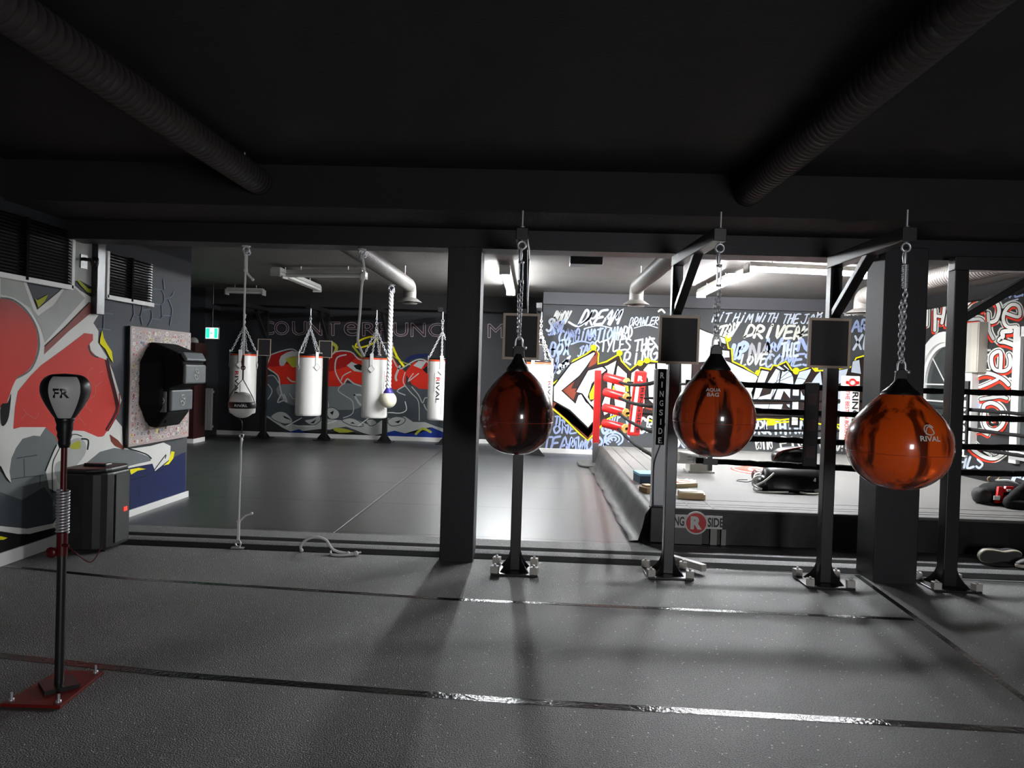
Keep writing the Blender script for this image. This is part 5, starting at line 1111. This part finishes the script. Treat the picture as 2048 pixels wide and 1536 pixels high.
# ropes
def rope(p0, p1, r, sag=.015, seed=1, knob=True):
    rs = random.Random(seed); p0 = Vector(p0); p1 = Vector(p1); n = 60; pts = []; rr = []
    for i in range(n + 1):
        u = i / n; v = p0.lerp(p1, u); v.z -= sag * 4 * u * (1 - u); v.z += rs.uniform(-.0025, .0025); pts.append(v); rr.append(r * rs.uniform(.88, 1.1))
    t.part('ring_rope', MB().tube(pts, rr, 10), M_ringrope)
for i, z in enumerate(ZR):
    rope((1.15 if i < 3 else 1.25, RY0 + .1, z), (4.8, RY0 + .1, z + .012), .024, .012 + .006 * i, 10 + i)                 # near side
    rope(ends[i], (4.72, RY1 - .1, z - .01), .017, .01, 30 + i)                                                             # far side
    rope(ends[i] + Vector((-.1, -.1, 0)), (fx - .0, fy + .1, z), .017, .03, 40 + i)                                                           # left side
    rope((4.76, RY0 + .15, z), (4.72, RY1 - .15, z), .02, .02, 50 + i)                                                      # right side
# straps holding the near ropes apart
def spacer(px0, px1, yy, label=None, letters=None):
    a = at_y((px0 + px1) / 2, 775, yy); w_ = (px1 - px0) / F * yy
    q = t.part('rope_spacer', MB().bb(a.x - w_ / 2, a.x + w_ / 2, yy - .028, yy - .012, ZR[3] - .02, ZR[0] + .03), M_black, bevel=.008)
    for k in range(3):
        zc = (ZR[k] + ZR[k + 1]) / 2; t.part('spacer_label', MB().bb(a.x - w_ * .3, a.x + w_ * .3, yy - .031, yy - .028, zc - .045, zc + .045), mat('dull_red_label', rgb(70, 44, 44), .5), q)
spacer(1608, 1637, RY0 + .1)
a = at_y(1590, 800, RY1 - .15)
q = t.part('rope_spacer', MB().bb(a.x - .07, a.x + .07, RY1 - .17, RY1 - .15, ZR[3], ZR[0]), M_black)
for k in range(3): t.part('spacer_label', MB().bb(a.x - .04, a.x + .04, RY1 - .175, RY1 - .17, (ZR[k] + ZR[k + 1]) / 2 - .06, (ZR[k] + ZR[k + 1]) / 2 + .06), M_base, q)
v = at_x(1929, 800, 4.7)
q = t.part('rope_spacer', MB().bb(4.68, 4.7, v.y - .1, v.y + .12, ZR[3] - .05, ZR[0] + .1), M_black)
mb = MB()
for i, ch in enumerate('RINGSIDE'):
    text3d(mb, ch, (4.675, v.y, ZR[0] - .06 - i * .09), (0, 0, -1), (0, -1, 0), .15, .07, .03, 0, True)
t.part('spacer_letters', mb, M_base, q)
a = at_y(1420, 920, RY0 + .1)
t.part('rope_buckle', MB().box(a, (.03, .04, .16)).box(a + Vector((0, 0, -.01)), (.11, .05, .05)), M_black)

# ------------------------------------------------------------------ things on the ring canvas
c = at_z(1402, 946, RZ)
t = Thing('corner_stool', 'pale square pedestal standing on the canvas behind the middle water bag', 'stool', (c.x, c.y + .1, RZ))
t.part('column', MB().bb(c.x - .12, c.x + .12, c.y, c.y + .24, RZ, RZ + .42), mat('pale_grey_plastic', rgb(188, 186, 178), .45), bevel=.008)
t.part('foot', MB().bb(c.x - .14, c.x + .14, c.y - .02, c.y + .26, RZ, RZ + .02), MATS['pale_grey_plastic']); t.part('seat', MB().bb(c.x - .15, c.x + .15, c.y - .03, c.y + .27, RZ + .42, RZ + .46), M_base, bevel=.01)
c = at_z(1297, 968, RZ)
t = Thing('shoe_box', 'blue cardboard box on the canvas left of the lettered ring post', 'box', (c.x, c.y, RZ))
R3 = Matrix.Rotation(.12, 3, 'Z')
t.part('box', MB().box((c.x, c.y + .12, RZ + .04), (.2, .26, .08), 0, R3), mat('navy_card', rgb(32, 62, 84), .5), bevel=.003)
t.part('lid', MB().box((c.x, c.y + .12, RZ + .085), (.206, .266, .022), 0, R3), mat('sky_blue_card', rgb(120, 176, 204), .5), bevel=.003)
c = at_z(1293, 985, RZ)
t = Thing('wood_block', 'small pale wooden block at the foot of the lettered ring post', 'block', (c.x, c.y, RZ))
t.part('block', MB().box((c.x, c.y, RZ + .025), (.08, .12, .05), 0, Matrix.Rotation(.5, 3, 'Z')), mat('pale_pine', rgb(190, 160, 116), .55, noise=.2, nscale=20), bevel=.004)
t.part('upper_slat', MB().box((c.x + .01, c.y + .01, RZ + .06), (.07, .1, .018), 0, Matrix.Rotation(.3, 3, 'Z')), MATS['pale_pine'], bevel=.003)
c = at_z(1384, 997, RZ)
t = Thing('cardboard_tray', 'flat cardboard tray with white paper on the canvas near the ring corner', 'tray', (c.x, c.y, RZ))
kr = mat('kraft_card', rgb(196, 168, 128), .6, noise=.12); R3 = Matrix.Rotation(-.15, 3, 'Z')
t.part('tray', MB().box((c.x, c.y + .03, RZ + .022), (.22, .16, .044), 0, R3), kr, bevel=.003)
t.part('lid', MB().box((c.x - .005, c.y + .03, RZ + .05), (.2, .15, .012), 0, R3), mat('pale_card', rgb(220, 204, 172), .6)); t.part('paper', MB().box((c.x - .03, c.y + .035, RZ + .06), (.15, .11, .004), 0, R3 @ Matrix.Rotation(.15, 3, 'Z')), M_base)
c = at_z(1362, 975, RZ)
t = Thing('pizza_box', 'cream flat box with a red ring print, beside the cardboard tray', 'box', (c.x, c.y, RZ))
R3 = Matrix.Rotation(.5, 3, 'Z')
t.part('box', MB().box((c.x, c.y + .1, RZ + .02), (.24, .24, .04), 0, R3), mat('cream_card', rgb(214, 194, 150), .6), bevel=.003); t.part('printed_ring', MB().ring((c.x + .01, c.y + .1, RZ + .0405), .09, .004, (0, 0, 1), 28, 4).bb(c.x - .05, c.x - .01, c.y + .06, c.y + .09, RZ + .04, RZ + .043), M_red)
t = Thing('paper_sheets', 'white crumpled paper sheet on the canvas behind the cream flat box', 'paper', (c.x + .06, c.y + .3, RZ))
vs = []; fs = []
for i in range(9):
    for j in range(6): vs.append((c.x - .08 + i * .035, c.y + .24 + j * .03, RZ + .02 + .012 * math.sin(i * 1.7 + j * 2.1)))
for i in range(8):
    for j in range(5): k = i * 6 + j; fs.append((k, k + 1, k + 7, k + 6))
t.part('sheet', MB().add(vs, fs, 0, True), M_base)
c = at_z(1212, 976, FZ)
solo('paper_scrap', MB().prism([(c.x - .05, c.y - .02, FZ + .001), (c.x + .05, c.y - .03, FZ + .001), (c.x + .06, c.y + .02, FZ + .001), (c.x - .04, c.y + .03, FZ + .001)], (0, 0, .004)), M_base, 'small white paper scrap on the dark mats left of the ring', 'paper', (c.x, c.y, FZ))

def lump(mb, c, rx, ry, rz, R=None, pw=2.4, mi=0, n=22, jit=.0, seed=0):
    """padded rounded-box shape"""
    c = Vector(c); k = n // 2; vs = []; fs = []; rs = random.Random(seed)
    sg = lambda v, e: math.copysign(abs(v) ** e, v)
    for i in range(k + 1):
        ph = -PI / 2 + PI * i / k
        for j in range(n):
            th = 2 * PI * j / n; e = 2 / pw
            v = Vector((rx * sg(math.cos(ph), e) * sg(math.cos(th), e), ry * sg(math.cos(ph), e) * sg(math.sin(th), e), rz * sg(math.sin(ph), e))) * (1 + rs.uniform(-jit, jit))
            if R: v = R @ v
            vs.append(v + c)
    for i in range(k):
        for j in range(n): fs.append((i * n + j, i * n + (j + 1) % n, (i + 1) * n + (j + 1) % n, (i + 1) * n + j))
    mb.add(vs, fs, mi, True); return mb
# body protector
c = at_z(1590, 985, RZ)
t = Thing('body_protector', 'black padded body protector with red piping lying on the canvas', 'body protector', (c.x, c.y + .1, RZ))
vs = []; fs = []; na, nl = 20, 10; cx, cy = c.x + .0, c.y + .12
for s_, rr in ((0, 1.0), (1, .84)):
    for i in range(na + 1):
        a = PI * (1.0 - i / na)
        for j in range(nl + 1):
            u = j / nl; w_ = (.17 + .05 * math.sin(u * PI)) * rr; hgt = (.2 + .04 * math.sin(u * PI * .9)) * rr
            vs.append((cx - .25 + .5 * u + .02 * math.sin(a * 2), cy + w_ * math.cos(a), RZ + .012 + hgt * math.sin(a)))
st = (na + 1) * (nl + 1)
for s_ in (0, 1):
    for i in range(na):
        for j in range(nl): k = s_ * st + i * (nl + 1) + j; fs.append((k, k + 1, k + nl + 2, k + nl + 1))
for j in range(nl):
    for i in (0, na): k = i * (nl + 1) + j; fs.append((k, k + 1, k + 1 + st, k + st))
for i in range(na):
    for j in (0, nl): k = i * (nl + 1) + j; fs.append((k, k + nl + 1, k + nl + 1 + st, k + st))
sh = t.part('shell', MB().add(vs, fs, 0, True), M_black)
edge = [vs[0 * (nl + 1) + j] for j in range(nl + 1)]; edge = [vs[na * (nl + 1) + j] for j in range(nl + 1)]
t.part('piping', MB().tube([(v[0], v[1] - .004, v[2]) for v in edge], .007, 6).tube([(cx + .26, cy + .19 * math.cos(a), RZ + .012 + .185 * math.sin(a)) for a in [PI * k / 14 for k in range(15)]], .008, 6), RD3)
t.part('care_label', MB().box((cx + .14, cy - .165, RZ + .13), (.05, .004, .035), 0, Matrix.Rotation(.2, 3, 'Y') @ Matrix.Rotation(-.6, 3, 'X')), M_base, sh)
t.part('side_panel', MB().box((cx + .27, cy - .02, RZ + .1), (.02, .3, .16)), mat('red_white_webbing', rgb(214, 84, 60), .55), bevel=.008)
for k in range(4): t.part('webbing_bar', MB().box((cx + .282, cy - .02, RZ + .04 + k * .04), (.006, .28, .012)), M_base)
lp = lump(MB(), (cx - .27, cy - .06, RZ + .07), .06, .09, .07, pw=2.2); t.part('shoulder_pad', lp, M_black)
t.part('buckle_strap', MB().tube(spline([(cx - .2, cy - .14, RZ + .17), (cx - .29, cy - .17, RZ + .1), (cx - .38, cy - .15, RZ + .04), (cx - .36, cy - .2, RZ + .01), (cx - .24, cy - .23, RZ + .012), (cx - .1, cy - .24, RZ + .02)], 5), .009, 6), M_base)
t.part('buckle_strap', MB().tube(spline([(cx - .3, cy - .1, RZ + .14), (cx - .37, cy - .12, RZ + .12), (cx - .39, cy - .16, RZ + .06), (cx - .32, cy - .2, RZ + .03)], 5), .009, 6), M_base)
t.part('buckle_strap', MB().tube(spline([(cx + .0, cy - .2, RZ + .02), (cx + .06, cy - .26, RZ + .012), (cx + .16, cy - .27, RZ + .015)], 5), .01, 6), M_base)
t.part('lining', lump(MB(), (cx + .14, cy - .15, RZ + .03), .1, .05, .03), mat('pale_lining', rgb(168, 164, 156), .6))
# helmet on top
hc = Vector((cx + .02, cy + .1, RZ + .30))
t = Thing('head_guard', 'black head guard with dark red edging on top of the body protector', 'head guard', (hc.x, hc.y, hc.z - .09))
sh = t.part('shell', lump(MB(), hc, .17, .13, .095, Matrix.Rotation(-.12, 3, 'Y'), 2.5), M_black)
t.part('edging', MB().tube(spline([(hc.x - .17, hc.y - .07, hc.z - .02), (hc.x - .13, hc.y - .09, hc.z + .05), (hc.x, hc.y - .08, hc.z + .085), (hc.x + .1, hc.y - .07, hc.z + .095), (hc.x + .16, hc.y - .06, hc.z + .03)], 5), .008, 6), mat('dark_red_edging', rgb(130, 30, 34), .4))
t.part('lower_edging', MB().tube(spline([(hc.x - .15, hc.y - .1, hc.z - .085), (hc.x, hc.y - .13, hc.z - .09), (hc.x + .16, hc.y - .1, hc.z - .085)], 5), .009, 6), M_base)
t.part('chin_strap', MB().tube(spline([(hc.x + .15, hc.y - .05, hc.z), (hc.x + .18, hc.y - .08, hc.z - .06), (hc.x + .2, hc.y - .1, hc.z - .11)], 4), .01, 6), M_base)
c = at_z(1517, 965, RZ)
t = Thing('boxing_glove', 'dark red boxing glove with white cuff left of the body protector', 'glove', (c.x, c.y, RZ))
gl = t.part('mitt', lump(MB(), (c.x, c.y + .03, RZ + .065), .06, .09, .065, pw=2.2), mat('oxblood_leather', rgb(84, 18, 22), .35)); t.part('cuff', MB().tube([(c.x - .02, c.y - .06, RZ + .06), (c.x - .03, c.y - .12, RZ + .055)], [.05, .052], 16), M_base); t.part('thumb', lump(MB(), (c.x + .055, c.y + .0, RZ + .06), .025, .05, .03), MATS['oxblood_leather'], gl)
t.part('lace', MB().tube(spline([(c.x - .05, c.y - .1, RZ + .05), (c.x - .12, c.y - .06, RZ + .01), (c.x - .2, c.y + .02, RZ + .006), (c.x - .17, c.y + .1, RZ + .006), (c.x - .08, c.y + .1, RZ + .01)], 5), .004, 6), M_black)
# kit bag with red patches
c = at_z(2010, 1012, RZ)
t = Thing('kit_bag', 'black slumped kit bag with red and white patches at the near right of the canvas', 'bag', (c.x, c.y + .1, RZ))
bd = MB(); lump(bd, (c.x + .12, c.y + .15, RZ + .09), .26, .16, .1, Matrix.Rotation(.1, 3, 'Z'), 2.3, jit=.03, seed=2); bb_ = t.part('body', bd, mat('black_nylon', rgb(16, 15, 17), .85, spec=.2, bump=.4, bscale=25))
t.part('side_pocket', lump(MB(), (c.x - .14, c.y + .1, RZ + .07), .07, .08, .07, jit=.05, seed=4), mat('grey_mesh_fabric', rgb(34, 33, 33), .8))
m = MB()
for (x0_, z0_, x1_, z1_) in ((-.08, .06, -.03, .16), (-.02, .12, .06, .165), (-.03, .05, .0, .12), (-.09, .025, .03, .05)):
    m.prism([(c.x + x0_, c.y - .018, RZ + z0_), (c.x + x1_, c.y - .02, RZ + z0_ + .01), (c.x + x1_ + .02, c.y + .01, RZ + z1_), (c.x + x0_ + .03, c.y + .01, RZ + z1_)], (0, .03, 0))
t.part('red_panel', m, M_red, bb_); t.part('white_patch', MB().box((c.x - .085, c.y - .022, RZ + .07), (.05, .008, .035)).box((c.x + .02, c.y - .014, RZ + .135), (.035, .008, .02)), M_base, bb_)
t.part('handle', MB().tube(spline([(c.x - .02, c.y + .2, RZ + .17), (c.x - .03, c.y + .2, RZ + .21), (c.x + .03, c.y + .2, RZ + .235), (c.x + .07, c.y + .2, RZ + .22), (c.x + .04, c.y + .2, RZ + .19)], 5), .006, 6), mat('tan_webbing', rgb(176, 146, 104), .6))
t = Thing('black_jacket', 'crumpled black jacket heaped behind the kit bag at the right picture edge', 'jacket', (c.x + .35, c.y + .2, RZ))
m = MB()
for k in range(1):
    lump(m, (c.x + .62, c.y + .22, RZ + .15), .22, .24, .14, None, 2.1, jit=.05, seed=9)
t.part('body', m, MATS['black_nylon']); t.part('sleeve', MB().tube(spline([(c.x + .3, c.y + .1, RZ + .2), (c.x + .05, c.y - .06, RZ + .1), (c.x - .04, c.y - .12, RZ + .035), (c.x + .12, c.y - .16, RZ + .03)], 5), [.05] * 6 + [.045] * 10, 10), MATS['black_nylon'])
t.part('lining', MB().tube(spline([(c.x + .02, c.y + .18, RZ + .19), (c.x + .1, c.y + .12, RZ + .2), (c.x + .16, c.y + .08, RZ + .17)], 5), .012, 8), M_base)
# trainers lying on their sides
def shoe(label, c, rz, tilt, scale=1.0):
    t = Thing('trainer', label, 'shoe', (c.x, c.y, c.z), None)
    out = spline([(-.14, 0), (-.13, .035), (-.08, .045), (-.02, .035), (.05, .045), (.11, .045), (.14, .02), (.145, -.01), (.12, -.04), (.05, -.047), (-.02, -.033), (-.08, -.036), (-.13, -.03)], 3, True)
    R3 = Matrix.Rotation(rz, 3, 'Z') @ Matrix.Rotation(tilt, 3, 'X')
    mk = lambda x_, y_, z_: c + R3 @ (Vector((x_, y_, z_)) * scale)
    m = MB(); m.prism([mk(a, b, .004) for a, b in out], R3 @ Vector((0, 0, .022)) * scale); t.part('midsole', m, mat('cream_foam', rgb(214, 208, 186), .5), bevel=.004)
    m = MB(); m.prism([mk(a * .96, b * .9, -.001) for a, b in out], R3 @ Vector((0, 0, .006)) * scale); t.part('outsole', m, mat('grey_outsole', rgb(78, 76, 74), .7))
    n = len(out); vs = []; fs = []
    for k, (zz, sc_, sh_) in enumerate(((.026, .98, 0), (.045, .97, -.002), (.07, .8, -.012), (.09, .55, -.035), (.1, .4, -.05))):
        for a, b in out: vs.append(mk(a * sc_ + sh_, b * (sc_ * .95), zz - (.03 * max(0, a) / .14 * (k / 4))))
    for k in range(4):
        for i in range(n): fs.append((k * n + i, k * n + (i + 1) % n, (k + 1) * n + (i + 1) % n, (k + 1) * n + i))
    t.part('upper', MB().add(vs, fs, 0, True), mat('black_knit', rgb(24, 24, 26), .6))
c = at_z(2000, 1126, FZ); shoe('black trainer on its side showing a grey sole rimmed in cream, by the ring', Vector((c.x - .01, c.y - .03, FZ + .05)), .05 + PI, 1.35, 1.1)
c = at_z(2052, 1134, FZ); shoe('black trainer with cream edge at the right picture edge, beside its pair', Vector((c.x + .05, c.y - .03, FZ + .002)), .1 + PI, .12)

# ------------------------------------------------------------------ arched window and right wall pieces
w0 = at_x(1843, 800, XR); w1 = at_x(1968, 800, XR)
ya, yb = w1.y + .12, w0.y + .05; yc = (ya + yb) / 2; hw = (yb - ya) / 2; zs = at_x(1905, 663, XR).z - hw
win = struct('window_1', MB().bb(XR - .012, XR - .002, ya + .06, yb - .06, .6, zs), mat('dim_window_glass', rgb(58, 62, 62), .15))
def arch(r0, r1, x0, x1, m, nm):
    b = MB(); n = 20
    inn = [(yc + r0 * math.cos(PI * k / n), zs + r0 * math.sin(PI * k / n)) for k in range(n + 1)]; inn = [(yc + r0, .55)] + inn + [(yc - r0, .55)]
    o_ = [(yc + r1 * math.cos(PI * k / n), zs + r1 * math.sin(PI * k / n)) for k in range(n + 1)]; o_ = [(yc + r1, .5)] + o_ + [(yc - r1, .5)]
    for k in range(len(inn) - 1):
        q = [inn[k], inn[k + 1], o_[k + 1], o_[k]]; b.prism([(x0, a, z) for a, z in q], (x1 - x0, 0, 0))
    o = link(nm, b, m, (0, 0, 0), win); return o
arch(hw * .8, hw, XR - .09, XR - .001, M_base, 'window_frame'); arch(hw * .72, hw * .8, XR - .05, XR - .001, M_base, 'sash')
b = MB(); n = 24; b.prism([(XR - .01, yc + hw * .75 * math.cos(PI * k / n), zs - .001 + hw * .75 * math.sin(PI * k / n)) for k in range(n + 1)], (.008, 0, 0)); link('pane', b, MATS['dim_window_glass'], (0, 0, 0), win)
b = MB()
for z in [zs, zs - .24, zs - .48, zs - .72, zs - .96]: b.bb(XR - .035, XR - .01, yc - hw * .75, yc + hw * .75, z - .01, z + .01)
b.bb(XR - .035, XR - .01, yc - .01, yc + .01, .6, zs)
for a in (PI / 4, PI / 2, 3 * PI / 4): b.tube([(XR - .022, yc, zs), (XR - .022, yc + hw * .75 * math.cos(a), zs + hw * .75 * math.sin(a))], .009, 6)
link('glazing_bar', b, M_base, (0, 0, 0), win)
# shallow boxed pilaster beside it and second window frame at the picture edge
p0 = at_x(1922, 648, XR - .1); p1 = at_x(1958, 745, XR - .1)
t = Thing('wall_cabinet', 'plain pale grey box mounted on the right wall beside the arched window', 'wall cabinet', (XR, (p0.y + p1.y) / 2, p1.z))
t.part('case', MB().bb(XR - .12, XR, p1.y, p0.y, p1.z, p0.z), mat('pale_grey_case', rgb(176, 174, 164), .5), bevel=.006); t.part('door', MB().bb(XR - .128, XR - .12, p1.y + .02, p0.y - .3, p1.z + .02, p0.z - .02), mat('warm_grey_door', rgb(190, 186, 172), .5))
q0 = at_x(2034, 700, XR)
win = struct('window_2', MB().bb(XR - .012, XR - .002, 6.5, q0.y - .1, .55, 1.95), mat('dim_window_glass', rgb(58, 62, 62), .15))
b = MB().bb(XR - .05, XR - .001, q0.y - .14, q0.y, .4, 2.05).bb(XR - .05, XR - .001, 6.4, 6.5, .4, 2.05).bb(XR - .05, XR - .001, 6.5, q0.y - .12, 1.93, 2.05).bb(XR - .06, XR - .001, 6.5, q0.y - .12, .45, .55)
link('window_frame', b, M_base, (0, 0, 0), win)
v = at_x(1931, 760, XR)
solo('wall_rail', MB().bb(XR - .05, XR, v.y - .03, v.y + .05, v.z - .1, v.z + .2).bb(XR - .05, XR, v.y + .05, v.y + .3, v.z - .02, v.z + .01), M_base, 'short white upright rail on the right wall below the grey box', 'rail', (XR, v.y, v.z))
# dumbbell-like weight base by the ring's far corner
c = at_z(1188, 935, FZ)
t = Thing('anchor_base', 'grey rubber-covered base at the foot of the red corner post', 'base', (c.x, c.y, FZ))
t.part('slab', lump(MB(), (c.x - .02, c.y + .25, FZ + .02), .2, .35, .035, pw=3), mat('grey_rubber', rgb(70, 70, 68), .6)); t.part('upright', MB().bb(.78, .86, 10.38, 10.44, FZ, .36), mat('grey_steel', rgb(120, 120, 122), .4, metal=.5))
